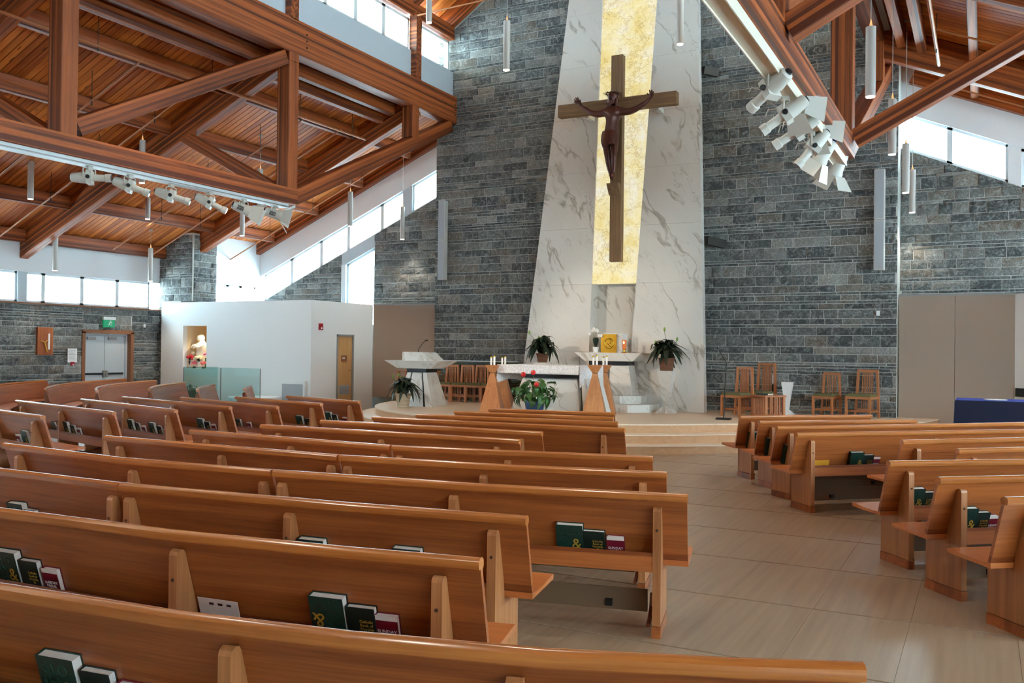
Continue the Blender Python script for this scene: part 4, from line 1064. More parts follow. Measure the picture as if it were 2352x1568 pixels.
# ================================================================== ALTAR
AX0, AX1, AY0, AY1, AZ = at(1143, 836, Y=15.8).x, at(1330, 842, Y=15.8).x, 15.8, 17.0, 1.415
al = thing('altar', 'white marble altar with black stone band under a lace cloth', 'altar', ((AX0+AX1)/2, 16.4, PZ))
MB().box(AX0+.02, AX1-.02, AY0+.02, AY1-.02, AZ-.17, AZ-.002).build('mensa', 'marble_white', al)
bx0, bx1 = AX0+.5, AX1
MB().box(bx0, bx1-.03, AY0+.12, AY1-.12, AZ-.245, AZ-.17).build('black_band', 'granite_black', al)
zb2 = AZ-.245
MB().hexa([(bx0-.28, AY0+.1, PZ), (bx1-.02, AY0+.1, PZ), (bx1-.02, AY1-.1, PZ), (bx0-.28, AY1-.1, PZ)], [(bx0-.03, AY0+.2, zb2), (bx1-.12, AY0+.2, zb2), (bx1-.12, AY1-.2, zb2), (bx0-.03, AY1-.2, zb2)]).build('pedestal', 'marble_white', al)
MB().hexa([(bx1-.02, AY0+.35, PZ), (bx1+.06, AY0+.35, PZ), (bx1+.06, AY1-.35, PZ), (bx1-.02, AY1-.35, PZ)], [(bx1-.12, AY0+.35, zb2), (bx1-.04, AY0+.35, zb2), (bx1-.04, AY1-.35, zb2), (bx1-.12, AY1-.35, zb2)]).build('slot', 'granite_black', al)
MB().hexa([(bx1+.06, AY0+.1, PZ), (bx1+.24, AY0+.1, PZ), (bx1+.24, AY1-.1, PZ), (bx1+.06, AY1-.1, PZ)], [(bx1-.04, AY0+.2, zb2), (bx1+.06, AY0+.2, zb2), (bx1+.06, AY1-.2, zb2), (bx1-.04, AY1-.2, zb2)]).build('end_pedestal', 'marble_white', al)
cl = thing('altar_cloth', 'white lace-edged cloth draped over the altar top', 'cloth', ((AX0+AX1)/2, 16.4, AZ))
MB().box(AX0-.005, AX1+.005, AY0-.005, AY1+.005, AZ, AZ+.006).build('top_sheet', 'lace', cl)
def drop(p, q, depth, n, nrm, hem):
    p, q, nrm = Vector(p), Vector(q), Vector(nrm); vs = []; fs = []
    for i in range(n*4+1):
        t = i/(n*4); b = p.lerp(q, t); wv = .008*math.sin(t*14)*1.0
        zz = depth(t)+hem*abs(math.sin(PI*t*n))
        for dd in (0, .004): vs += [b+nrm*(.006+dd), b+nrm*(.012+dd+wv)-Vector((0, 0, zz))]
    for i in range(n*4):
        a = i*4
        fs += [(a+2, a+6, a+7, a+3), (a, a+1, a+5, a+4), (a+1, a+3, a+7, a+5)]
    return MB().add(vs, fs)
drop((AX0, AY0, AZ+.004), (AX1, AY0, AZ+.004), lambda t: .15, 22, (0, -1, 0), .018).build('front_lace', 'lace', cl)
drop((AX1, AY0, AZ+.004), (AX1, AY1, AZ+.004), lambda t: .40-.08*math.sin(PI*t), 14, (1, 0, 0), .018).build('side_drop', 'lace', cl)
drop((AX0, AY1, AZ+.004), (AX0, AY0, AZ+.004), lambda t: .36-.07*math.sin(PI*t), 14, (-1, 0, 0), .018).build('side_drop', 'lace', cl)
# candle stands + candles
def stand(px, Y, label, cl):
    p = at(px, 900, Y=Y); p.z = PZ; h = at(px, 838, Y=Y).z-PZ
    t = thing('candle_stand', label, 'candle stand', p, 0, 'wooden candle stands')
    sq = lambda s, z: [p+Vector((a*s, b*s, z)) for a, b in ((-1, -1), (1, -1), (1, 1), (-1, 1))]
    MB().hexa(sq(.23, 0), sq(.045, h-.16)).build('shaft', 'stand_wood', t); MB().hexa(sq(.042, h-.16), sq(.042, h-.15)).build('neck', 'plaster_dark', t)
    MB().hexa(sq(.045, h-.15), sq(.135, h)).build('cup', 'stand_wood', t)
    t.rotation_euler = (0, 0, .3)
    for k, (dx, hh) in enumerate(((-.035, .155), (.035, .175))):
        c = p+Vector((dx, .0, h+.0005)); cn = thing('candle', '%s white candle on the %s' % (('left', 'right')[k], cl), 'candle', c, 0, 'white altar candles')
        MB().lathe([(.021, 0), (.021, hh)], c, 12).build('wax', 'candle', cn, True); MB().lathe([(.0225, hh-.012), (.0225, hh+.006), (.008, hh+.02)], c, 12).build('follower', 'brass', cn, True)
stand(1366, 15.72, 'nearer right wooden candle stand beside the altar', 'nearer right candle stand'); stand(1389, 17.12, 'farther right wooden candle stand beside the altar', 'farther right candle stand')
stand(1131, 15.72, 'nearer left wooden candle stand beside the altar', 'nearer left candle stand'); stand(1156, 16.75, 'farther left wooden candle stand beside the altar', 'farther left candle stand')

# ================================================================== AMBO
YA = 16.5; ax = lambda px, y=828: at(px, y, Y=YA).x; az = lambda y: at(950, y, Y=YA).z
am = thing('ambo', 'white marble ambo with dark neck and slotted pyramid base', 'ambo', (ax(950), YA+.3, PZ))
x0, x1 = ax(886), ax(1013); zt_, zb3 = az(828), az(846)
MB().hexa([(x0+.28, YA+.05, zb3), (x1-.3, YA+.05, zb3), (x1-.3, YA+.6, zb3), (x0+.28, YA+.6, zb3)], [(x0, YA-.06, zt_), (x1, YA-.06, zt_), (x1, YA+.7, zt_), (x0, YA+.7, zt_)]).build('table', 'marble_white', am)
u0, u1, u2 = ax(918), ax(970), ax(990)
MB().prism([(u0, YA+.1, zt_), (u2, YA+.1, zt_), (u1, YA+.1, az(809)), (u0, YA+.1, az(808))], (0, .45, 0)).build('book_rest', 'marble_white', am)
k0, k1 = ax(929), ax(973); zn = az(855)
MB().box(k0, k1, YA+.1, YA+.55, zn, zb3).build('neck', 'granite_black', am)
b0, b1 = ax(911, 928), ax(992, 928)
def quad(xa, xb, ya, yb, z): return [(xa, ya, z), (xb, ya, z), (xb, yb, z), (xa, yb, z)]
w = b1-b0
for i, (fa, fb, mat, nm) in enumerate(((0, .20, 'marble_white', 'base'), (.20, .27, 'granite_black', 'slot'), (.27, .74, 'marble_white', 'base'), (.74, .81, 'granite_black', 'slot'), (.81, 1, 'marble_white', 'base'))):
    ins = .03 if nm == 'slot' else 0
    MB().hexa(quad(b0+w*fa, b0+w*fb, YA+ins, YA+.65-ins, PZ), quad(k0+(k1-k0)*fa, k0+(k1-k0)*fb, YA+.12+ins, YA+.53-ins, zn)).build(nm, mat, am)
mp = Vector((ax(943, 808), YA+.3, az(808))); e = Vector((ax(963, 781), YA+.25, az(781)))
mc = thing('gooseneck_microphone', 'black gooseneck microphone on the ambo book rest', 'microphone', mp)
MB().tube([mp, mp+Vector((.02, 0, .08)), mp.lerp(e, .7)+Vector((-.01, 0, .02)), e], .008, 6).build('neck', 'dark', mc); MB().tube([e, e+Vector((.06, -.01, .0))], .016, 8).build('capsule', 'black', mc)

# ================================================================== CHAIRS
def chair_proto(w, d, hs, hb, ns):
    root = link('slatted_chair', None); lo = True
    B = lambda nm, mb, mat: mb.build(nm, mat, root, local=True)
    for s in (-1, 1):
        B('leg', MB().bar((s*(w/2-.022), -d/2+.02, 0), (s*(w/2-.022), -d/2+.02, hs-.05), .042, .042, (0, 1, 0)), 'chair_wood')
        B('back_post', MB().bar((s*(w/2-.02), d/2, 0), (s*(w/2-.065), d/2+.03, hb), .045, .05, (0, 1, 0)), 'chair_wood')
        B('side_rail', MB().box(s*(w/2-.03)-.015, s*(w/2-.03)+.015, -d/2+.03, d/2-.02, hs-.10, hs-.05, 1), 'chair_wood')
        B('side_stretcher', MB().box(s*(w/2-.03)-.012, s*(w/2-.03)+.012, -d/2+.03, d/2-.02, .12, .15, 1), 'chair_wood')
    B('front_rail', MB().box(-w/2+.02, w/2-.02, -d/2, -d/2+.04, hs-.10, hs-.05), 'chair_wood')
    B('stretcher', MB().box(-w/2+.03, w/2-.03, -d/2+.10, -d/2+.13, .12, .16), 'chair_wood')
    B('back_rail', MB().box(-w/2+.03, w/2-.03, d/2-.015, d/2+.025, .13, .17), 'chair_wood')
    B('cushion', MB().hexa([(-w/2+.005, -d/2, hs-.05), (w/2-.005, -d/2, hs-.05), (w/2-.03, d/2-.03, hs-.05), (-w/2+.03, d/2-.03, hs-.05)], [(-w/2+.03, -d/2+.03, hs), (w/2-.03, -d/2+.03, hs), (w/2-.06, d/2-.05, hs), (-w/2+.06, d/2-.05, hs)]), 'olive')
    B('top_rail', MB().box(-w/2+.05, w/2-.05, d/2+.008, d/2+.05, hb-.045, hb+.005), 'chair_wood')
    for i in range(ns):
        x = -w*.24+w*.48*i/(ns-1)
        B('slat', MB().bar((x, d/2+.005, .16), (x*.8, d/2+.028, hb-.04), .016, .014, (0, 1, 0)), 'chair_wood')
    return root
c0 = chair_proto(.43, .44, .46, .88, 6)
def put_chair(src, first, p, rz, label, group='wooden slat-back chairs', sc=1.0):
    o = src if first else copy_tree(src); o.location = p; o.rotation_euler = (0, 0, rz); o.scale = (sc,)*3
    return tag(o, label, 'chair', group)
for i, px in enumerate((1027, 1062, 1096, 1131)):
    p = at(px, 900, Y=18.75); p.z = PZ
    put_chair(c0, i == 0, p, 0.0, '%s slat-back chair from the left in the row behind the altar' % ORD[i])
p = at(1899, 900, Y=19.05); p.z = PZ; put_chair(c0, False, p, -.25, 'smaller slat-back chair before the stone wall at right')
c1 = chair_proto(.5, .5, .48, .95, 7); p = at(1981, 900, Y=18.95); p.z = PZ; put_chair(c1, True, p, -.25, 'larger slat-back chair before the stone wall at right, nearest the tan panel')
c2 = chair_proto(.46, .46, .47, .97, 8)
p = at(1693, 900, Y=18.0); p.z = PZ; put_chair(c2, True, p, -.38, 'left high-backed slat chair of the presider group')
c3 = chair_proto(.50, .48, .48, 1.05, 8)
p = at(1744, 900, Y=18.8); p.z = PZ; put_chair(c3, True, p, -.38, 'tallest slat-back chair, in the middle of the presider group')
# side table with spindles
p = at(1765, 900, Y=17.75); tb = thing('side_table', 'low wooden side table with spindle sides beside the presider chairs', 'table', (p.x, 17.75, PZ)); tb.rotation_euler = (0, 0, -.75)
def TB(nm, mb, mat='chair_wood', par=None): return mb.build(nm, mat, par or tb, local=True)
TB('top', MB().box(-.24, .24, -.24, .24, .42, .45))
for a in (-1, 1):
    for b in (-1, 1): TB('leg', MB().box(a*.2-.025, a*.2+.025, b*.2-.025, b*.2+.025, 0, .42, 2))
    TB('rail', MB().box(a*.2-.015, a*.2+.015, -.18, .18, .04, .08, 1)); TB('rail', MB().box(-.18, .18, a*.2-.015, a*.2+.015, .04, .08))
    for k in range(5):
        q = -.1+.05*k; TB('spindle', MB().box(a*.2-.008, a*.2+.008, q-.008, q+.008, .08, .42, 2)); TB('spindle', MB().box(q-.008, q+.008, a*.2-.008, a*.2+.008, .08, .42, 2))
bk = MB().box(-.13, .13, -.09, .09, 0, .03).build('closed_book', 'green_cover', None, local=True); bk.location = (p.x-.06, 17.7, PZ+.451); bk.rotation_euler = (0, 0, -.4)
tag(bk, 'closed book lying on the low side table by the presider chairs', 'book'); MB().box(-.12, .133, -.085, .085, .004, .026).build('pages', 'pages', bk, local=True)
# floor microphone stand
p = at(1662, 962, Y=16.85); p.z = PZ; t = thing('microphone_stand', 'thin black floor microphone stand at the platform edge', 'microphone stand', p)
MB().box(p.x-.13, p.x+.13, p.y-.09, p.y+.09, PZ, PZ+.035).build('base', 'dark', t)
a, b, c = p+Vector((0, 0, .035)), at(1668, 832, Y=16.85), at(1649, 801, Y=16.85)
MB().tube([a, b], .011, 8).build('pole', 'dark', t); MB().tube([b, c], .007, 6).build('gooseneck', 'dark', t); MB().tube([c, c+Vector((-.02, 0, .03))], .018, 8).build('capsule', 'black', t)
MB().tube([a+Vector((0, 0, .55)), a+Vector((-.09, 0, .52))], .008, 6).build('clip', 'dark', t)
p = at(1808, 943, Y=18.9); p.z = PZ
pedestal('slender white flower stand shaped as an inverted pyramid by the stone wall', p, at(1808, 877, Y=18.9).z-PZ, .03, .105, .14, 'white', 'stand')
# dark tall vases behind presider chairs
p = at(1776, 940, Y=19.05); p.z = PZ; t = thing('processional_candle', 'dark slim candle holder standing behind the presider chairs', 'candle holder', p)
MB().lathe([(.06, 0), (.06, .45), (.03, .46), (.028, .62)], p, 10).build('base', 'dark', t, True); MB().lathe([(.028, .62), (.028, .82)], p, 10).build('tube', 'candle', t, True)
rg = MB().prism([at(1848, 948, Z=PZ+.001), at(1960, 951, Z=PZ+.001), at(2010, 946, Z=PZ+.001), at(1905, 944, Z=PZ+.001)], (0, 0, .012)).build('floor_mat', 'rug'); tag(rg, 'thin dark brown mat under the right chairs on the platform', 'mat')
# glass screen behind the chair row
gs = thing('glass_screen', 'low glass screen with bright top edge behind the chair row', 'screen', (-11, 19.15, PZ))
xs = [at(q, 830, Y=19.15).x for q in (1004, 1050, 1098, 1145, 1192)]; zg = at(1040, 829, Y=19.15).z
for a, b in zip(xs, xs[1:]): MB().box(a+.005, b-.005, 19.15, 19.165, PZ, zg).build('pane', 'glass_screen', gs)
MB().box(xs[0], xs[-1], 19.145, 19.17, zg, zg+.02).build('top_edge', 'frame_white', gs)
# credence table behind ambo
p = at(985, 870, Y=17.9); t = thing('credence_table', 'small oak table standing behind the ambo', 'table', (p.x-.35, 17.9, PZ)); zc = at(990, 852, Y=17.9).z
xa, xb = at(915, 852, Y=17.9).x, at(998, 852, Y=17.9).x
MB().box(xa, xb, 17.75, 18.2, zc-.03, zc).build('top', 'chair_wood', t)
for x in (xa+.06, xb-.08):
    for y in (17.8, 18.15): MB().box(x-.025, x+.025, y-.025, y+.025, PZ, zc-.03, 2).build('leg', 'chair_wood', t)
# blue velvet covered table
zb4 = 1.0; pA = at(2196, 916, Y=15.9); t = thing('covered_table', 'table under a dark blue velvet cloth by the right edge', 'table', (pA.x+.8, 15.9, 0))
X0, X1, Y0, Y1 = pA.x, pA.x+1.9, 15.55, 16.45; zb4 = pA.z
N = 60; vs = []; fs = []
per = []
for i in range(N):
    f = i/N*4; k = int(f); g = f-k
    q = [(X0, Y0), (X1, Y0), (X1, Y1), (X0, Y1)]; a, b = q[k], q[(k+1) % 4]; per.append((a[0]+(b[0]-a[0])*g, a[1]+(b[1]-a[1])*g))
cx_, cy_ = (X0+X1)/2, (Y0+Y1)/2
for i, (x, y) in enumerate(per):
    w = .02*math.sin(i*2.1)+.015*math.sin(i*.9)
    for zz, e in ((zb4, 0), (zb4-.03, .012), (zb4*.5, .02+w*.6), (.02, .03+w)):
        d = Vector((x-cx_, y-cy_, 0)).normalized(); vs.append((x+d.x*e, y+d.y*e, zz))
for i in range(N):
    j = (i+1) % N
    for k in range(3): fs.append((i*4+k, i*4+k+1, j*4+k+1, j*4+k))
fs.append(tuple(i*4 for i in range(N)))
MB().add(vs, fs).build('cloth', 'velvet', t, True)
for x in (X0+.1, X1-.1):
    for y in (Y0+.1, Y1-.1): MB().box(x-.02, x+.02, y-.02, y+.02, 0, zb4-.03).build('leg', 'metal', t)
MB().lathe([(.16, 0), (.17, .008), (.15, .012)], (X0+.55, 15.95, zb4+.001), 20).build('dish', 'sign_white', t)

# ================================================================== PENDANT LIGHTS
def pendant(px, y0, y1, label, roof, D=None, L=.86, warm=5.0, at_=None):
    if D is None: D = FPX*L/(y1-y0)
    b = at_ or at(px, y1, D=D)
    if at_: warm = 20.0
    if b.x < -19.2: b = at(px, y1, X=-19.2)
    t = thing('pendant_light', label, 'pendant light', b, 0, 'white cylinder pendant lights')
    top = b.z+L
    zc = (zrb(b.x)+.60) if roof == 'aisle' else GZ0+.05+.66*(((b.x if b.x < XC else mir(b.x))+12.3))+.4
    MB().tube([b+Vector((0, 0, .012)), Vector((b.x, b.y, top))], .06, 16).build('body', 'lamp_body', t, True)
    MB().tube([b+Vector((0, 0, .002)), b+Vector((0, 0, .012))], .053, 16).build('diffuser', 'lamp_glow', t)
    MB().tube([Vector((b.x, b.y, top)), Vector((b.x, b.y, top+.10))], [.022, .004], 8).build('uplight_glow_cone', 'cable_glow', t)  # emissive cone imitates the uplight glow on the cable
    MB().tube([Vector((b.x, b.y, top+.1)), Vector((b.x, b.y, zc))], .005, 5).build('cable', 'cable', t)
    MB().tube([Vector((b.x, b.y, zc-.02)), Vector((b.x, b.y, zc+.01))], .05, 12).build('ceiling_rose', 'lamp_body', t)
    ld = bpy.data.lights.new('pendant_spot', 'SPOT'); ld.energy = warm*10; ld.spot_size = math.radians(95); ld.spot_blend = .6; ld.color = (1, .91, .78); ld.shadow_soft_size = .05
    lo = bpy.data.objects.new('pendant_spot', ld); COL.objects.link(lo); lo.parent = t; lo.location = (0, 0, -.03)
    return t
pendant(70, 362, 458, 'cylinder pendant at the far left below the truss chord', 'aisle')
pendant(126, 548, 622, 'cylinder pendant over the left strip window beside a rafter foot', 'aisle')
pendant(326, 322, 421, 'cylinder pendant half hidden behind the left truss bottom chord', 'aisle', L=.9)
pendant(339, 422, 504, 'cylinder pendant between the second and third stage lights of the left track', 'aisle')
pendant(345, 577, 646, 'cylinder pendant before the stone pillar at left', 'aisle', D=23.3)
pendant(556, 464, 542, 'cylinder pendant behind the fifth stage light of the left track', 'aisle')
pendant(597, 388, 474, 'cylinder pendant seen above the left truss chord near its end', 'aisle')
pendant(804, 440, 520, 'cylinder pendant before the raking windows, left of two', 'aisle')
pendant(924, 475, 550, 'cylinder pendant before the raking windows, beside the stone wall', 'aisle')
pendant(985, -48, 53, 'nave cylinder pendant beside the clerestory windows at the top', 'nave')
pendant(1163, 48, 162, 'nave cylinder pendant before the stone wall left of the marble', 'nave')
pendant(1562, -8, 103, 'nave cylinder pendant before the marble, right of the cross', 'nave')
pendant(1999, 62, 224, 'largest and nearest cylinder pendant, right of the stage light cluster', 'aisle')
pendant(2049, 228, 356, 'second cylinder pendant on the right, under the sloping strut', 'aisle')
pendant(2080, 330, 444, 'third cylinder pendant on the right, left of the lowest pair', 'aisle')
pendant(2095, 390, 489, 'lowest cylinder pendant on the right, before the dark stone wall', 'aisle')

def pendant_at(x, y, z, label, roof):
    q = Vector((x, y, z)); t = pendant(0, 0, 0, label, roof, D=1.0, at_=q); return t
for k, (x, y) in enumerate(((-10.2, 10.5), (-3.6, 10.5), (-10.2, 6), (-3.6, 6), (-10.2, 1.5), (-3.6, 1.5), (-7, 3.5), (-7, 8.2))):
    pendant_at(x, y, 7.6, '%s nave cylinder pendant over the centre pews, counted from the sanctuary' % ORD[k], 'nave')
# ================================================================== STAGE LIGHTS
def orient(o, d): o.rotation_euler = Vector(d).to_track_quat('X', 'Z').to_euler()
def fixture(kind, piv, hang, d, label, group, sc=1.0, seed=0):
    """piv = pivot of the lamp body, hang = z of the track above, d = beam direction"""
    t = thing('stage_light', label, 'stage light', (piv.x, piv.y, hang), 0, group)
    z = piv.z-hang; r = random.Random(seed)
    MB().box(-.03, .03, -.04, .04, -.05, 0).build('clamp', 'fixture', t, local=True)
    MB().tube([(0, 0, -.05), (0, 0, z+.16*sc)], .012, 6).build('hanger', 'fixture', t, local=True)
    b = link('housing', None, t); b.location = (0, 0, z); orient(b, d)
    B = lambda nm, mb, mat, sm=True: mb.build(nm, mat, b, sm, local=True)
    s = sc
    pr = lambda pts, n=14: MB().tube([(x*s, 0, 0) for x, _ in pts], [rr*s for _, rr in pts], n)
    if kind == 'ellipsoidal':
        B('lamp_housing', pr([(-.26, .045), (-.24, .07), (-.10, .085), (0, .088), (.02, .07)]), 'fixture')
        B('lens_tube', pr([(.02, .052), (.22, .05), (.23, .062), (.31, .062)]), 'fixture')
        B('lens', pr([(.305, .05), (.313, .05)]), 'blue_glass')
        B('shutter_ring', MB().box(-.03*s, .05*s, -.09*s, .09*s, -.10*s, .10*s), 'fixture', False)
        B('pivot_knob', MB().tube([(0, -.10*s, 0), (0, -.125*s, 0)], .03*s, 12), 'black'); B('pivot_knob', MB().tube([(0, .10*s, 0), (0, .125*s, 0)], .03*s, 12), 'black')
        B('cap', pr([(-.275, .035), (-.255, .045)]), 'dark')
    else:
        B('can', pr([(-.20, .05), (-.18, .085), (.06, .095), (.10, .11), (.13, .11)]), 'fixture')
        B('lens', pr([(.122, .1), (.128, .1)]), 'pages')
        mb = MB()
        for k in range(6): mb.box((-.10+.02*k)*s, (-.09+.02*k)*s, -.1*s, -.085*s, -.05*s, .03*s)
        stuff(B('vent_slots', mb, 'dark', False)); B('end_cap', pr([(-.215, .055), (-.198, .065)]), 'blue_glass')
        for k in range(4):
            a = k*PI/2; op = r.uniform(.35, .9); w = .12*s; L = .24*s
            rt = Matrix.Rotation(a, 3, 'X'); c = lambda x, y, z: rt @ Vector((x, y, z))
            q = [c(.13*s, -w*.9, .11*s), c(.13*s, w*.9, .11*s), c(.13*s+L*math.cos(op), w*1.3, .11*s+L*math.sin(op)), c(.13*s+L*math.cos(op), -w*1.3, .11*s+L*math.sin(op))]
            nn = (q[1]-q[0]).cross(q[2]-q[0]).normalized()*.003
            B('barn_door', MB().prism(q, nn), 'fixture', False)
    # yoke arms and drooping cable
    for sy in (-1, 1):
        MB().tube([(0, sy*.02, z+.16*s), (0, sy*.105*s, z+.13*s), (0, sy*.115*s, z)], .010, 5).build('yoke_arm', 'fixture', t, local=True)
    MB().tube([(.0, .04, -.04), (-.10, .06, -.10), (-.2*s, .03, z*.6), (-.22*s, 0, z)], .007, 5).build('power_cable', 'fixture', t, local=True)
    return t
XT_ = -12.0
for i, (px, py, k, d) in enumerate([(205, 408, 0, (.75, .62, .02)), (298, 428, 0, (.72, .6, -.32)), (393, 450, 0, (.72, .6, -.28)), (482, 466, 0, (.7, .55, -.42)), (560, 480, 1, (.7, .55, -.35)), (632, 492, 1, (.7, .6, -.25))]):
    p = at(px, py, X=XT_)
    fixture(['ellipsoidal', 'par'][k], p, 4.40, d, '%s stage light from the left on the left truss track%s' % (ORD[i], ', with barn doors' if k else ''), 'stage lights on the left track', 1.0, i)
XR_ = mir(-12.0)
RL = [(1770, 205, 0, (-.5, .3, -.3)), (1818, 232, 1, (.25, .9, -.25)), (1805, 262, 0, (-.8, -.1, -.55)), (1868, 285, 1, (.2, .9, -.3)), (1832, 300, 0, (-.85, .0, -.5)), (1868, 338, 0, (-.55, -.2, -.7)), (1893, 352, 1, (-.5, .1, -.75)), (1925, 382, 1, (-.35, .2, -.75))]
RLN = ['topmost ellipsoidal stage light of the right cluster', 'upper barn-door light of the right cluster', 'ellipsoidal light just below the upper barn-door light', 'second barn-door light of the right cluster, turned to the wall', 'ellipsoidal light in the middle of the right cluster', 'ellipsoidal light low in the right cluster', 'lower barn-door can of the right cluster', 'lowest barn-door can at the raceway end']
for i, (px, py, k, d) in enumerate(RL):
    p = at(px, py, X=XR_-.05); p.x = XR_-.05
    fixture(['ellipsoidal', 'par'][k], p, 4.38, d, RLN[i], 'stage lights on the right raceway', .95, 20+i)

def aim(src, dst, e, ang=26):
    ld = bpy.data.lights.new('stage_spot', 'SPOT'); ld.energy = e; ld.spot_size = math.radians(ang); ld.spot_blend = .7; ld.color = (1, .84, .66); ld.shadow_soft_size = .06
    o = bpy.data.objects.new('stage_spot', ld); COL.objects.link(o); d = Vector(dst)-Vector(src); d.normalize()
    o.location = Vector(src)+d*.55; o.rotation_euler = d.to_track_quat('-Z', 'Y').to_euler()
PL_ = [at(px, py, X=XT_) for px, py in ((298, 428), (393, 450), (482, 466))]; PR_ = [at(px, py, X=XR_-.05) for px, py in ((1770, 205), (1805, 262), (1832, 300), (1893, 352))]
aim(PL_[0], (-7.7, 16.3, 1.2), 350); aim(PL_[1], (-7.3, 18.5, 2.2), 350); aim(PL_[2], (-10.9, 16.8, 1.0), 175)
aim(PR_[0], (-7.6, 16.4, 1.0), 350); aim(PR_[1], (-7.4, 18.5, 3.2), 400); aim(PR_[2], (-4.2, 17.8, .9), 175); aim(PR_[3], (-10.5, 17.5, .9), 250)
# ================================================================== SPRINKLER PIPES
def pipe(pts, label, r=.02, drops=()):
    c = Vector(pts[0]); t = thing('sprinkler_pipe', label, 'pipe', c, 0, 'sprinkler pipes')
    MB().tube(pts, r, 8).build('pipe', 'pipe', t, True)
    for q in drops:
        q = Vector(q); MB().tube([q, q+Vector((0, 0, .55))], .006, 5).build('hanger', 'steel', t); MB().tube([q, q-Vector((0, 0, .09))], .012, 6).build('sprinkler_head', 'steel', t)
zz = lambda X: zrb(X)+.22
pipe([(-13.08, 2, zz(-13.08)-.24), (-13.08, 17.3, zz(-13.08)-.24)], 'long sprinkler main running beside the left truss top', .028, [(-13.08, y, zz(-13.08)-.24) for y in (7, 10, 12.5, 15, 16.8)])
for k, y in enumerate((10.9, 12.3, 15.2, 16.4, 18.9)):
    pipe([(-13.08, y, zz(-13.08)-.2), (-19.2, y, zz(-19.2)-.2)], '%s sloping sprinkler branch from the camera under the left aisle ceiling' % ORD[k], .017, [(x, y, zz(x)-.2) for x in (-14.4, -16.0, -17.5)])
pipe([(-11.7, 17.4, 9.45), (-2.0, 17.4, 9.75)], 'thin sprinkler pipe crossing the nave before the marble', .02)
pipe([(mir(-13.08), 3, zz(-13.08)-.24), (mir(-13.08), 17.0, zz(-13.08)-.24)], 'long sprinkler main beside the right truss', .03, [(mir(-13.08), y, zz(-13.08)-.24) for y in (9, 12, 16)])
for k, y in enumerate((9.5, 12.2, 15.2, 18.4)):
    pipe([(mir(-13.08), y, zz(-13.08)-.2), (mir(-18.0), y, zz(-18.0)-.2)], '%s sloping sprinkler branch from the camera under the right aisle ceiling' % ORD[k], .017, [(mir(x), y, zz(x)-.2) for x in (-14.4, -16.0)])

# ================================================================== WALL THINGS
def col_speaker(px, y0, y1, label):
    Y = 19.32; p, q = at(px, y0, Y=Y), at(px, y1, Y=Y); t = thing('column_speaker', label, 'speaker', (p.x, Y, q.z), 0, 'white column loudspeakers'); w = .10; zm = (p.z+q.z)/2
    for a, b in ((q.z, zm-.004), (zm+.004, p.z)):
        o = MB().bar((p.x, Y, a), (p.x, Y, b), w*2, .16, (0, 1, 0), .012).build('cabinet', 'speaker', t); MB().box(p.x-w+.015, p.x+w-.015, Y-.088, Y-.08, a+.02, b-.02).build('grille', 'vent', o)
    MB().box(p.x-.04, p.x+.04, Y+.08, YW-.03, zm-.1, zm+.1).build('wall_bracket', 'speaker', t)
col_speaker(1018, 461, 643, 'left white column loudspeaker at the edge of the stone wall')
col_speaker(2021, 390, 620, 'right white column loudspeaker on the stone wall under the stage lights')
def plate(px, py, w, h, Y, nm, label, cat, mat, d=.02, X=None):
    p = at(px, py, Y=Y) if X is None else at(px, py, X=X); t = thing(nm, label, cat, p)
    if X is None: MB().box(p.x-w/2, p.x+w/2, Y-d, Y, p.z-h/2, p.z+h/2).build('plate', mat, t); MB().box(p.x-w*.2, p.x+w*.2, Y-d-.006, Y-d, p.z-h*.3, p.z-h*.05).build('face', 'sign_white', t)
    else: MB().box(X, X+d, p.y-w/2, p.y+w/2, p.z-h/2, p.z+h/2).build('plate', mat, t); MB().box(X+d, X+d+.006, p.y-w*.2, p.y+w*.2, p.z-h*.35, p.z-h*.1).build('face', 'sign_white', t)
    return t
plate(2017, 719, .07, .1, YW-.045, 'wall_switch', 'small white switch plate on the stone wall right of the chairs', 'switch', 'sign_white')
plate(735, 750, .12, .16, 0, 'fire_alarm', 'red fire alarm on the white partition beside the wooden door', 'alarm', 'alarm_red', .05, XP)
plate(330, 748, .06, .09, 0, 'wall_sensor', 'small white sensor on the stone wall right of the exit sign', 'sensor', 'sign_white', .04, XO+.03)
plate(165, 835, .08, .09, 0, 'call_point', 'small red call point on the stone wall below the paper notice', 'alarm', 'alarm_red', .05, XO+.03)
# right partition alarm and black device
ep = at(2331, 800, Y=19.7).x
for k, (s_, zz_, w, h, mat, nm, lb, ct) in enumerate(((.30, 2.15, .06, .14, 'alarm_red', 'fire_alarm', 'red fire alarm at the right edge of the view', 'alarm'), (.10, 1.02, .2, .16, 'black', 'wall_outlet_box', 'black wall box beside the tan panel at right', 'outlet'))):
    c = Vector((ep+s_, 19.7-s_, zz_)); o = thing(nm, lb, ct, c); o.rotation_euler = (0, 0, -PI/4)
    MB().box(-w/2, w/2, -.03, 0, -h/2, h/2).build('plate', mat, o, local=True); MB().box(-w*.25, w*.25, -.036, -.03, -h*.3, -h*.1).build('face', 'sign_white' if k == 0 else 'dark', o, local=True)
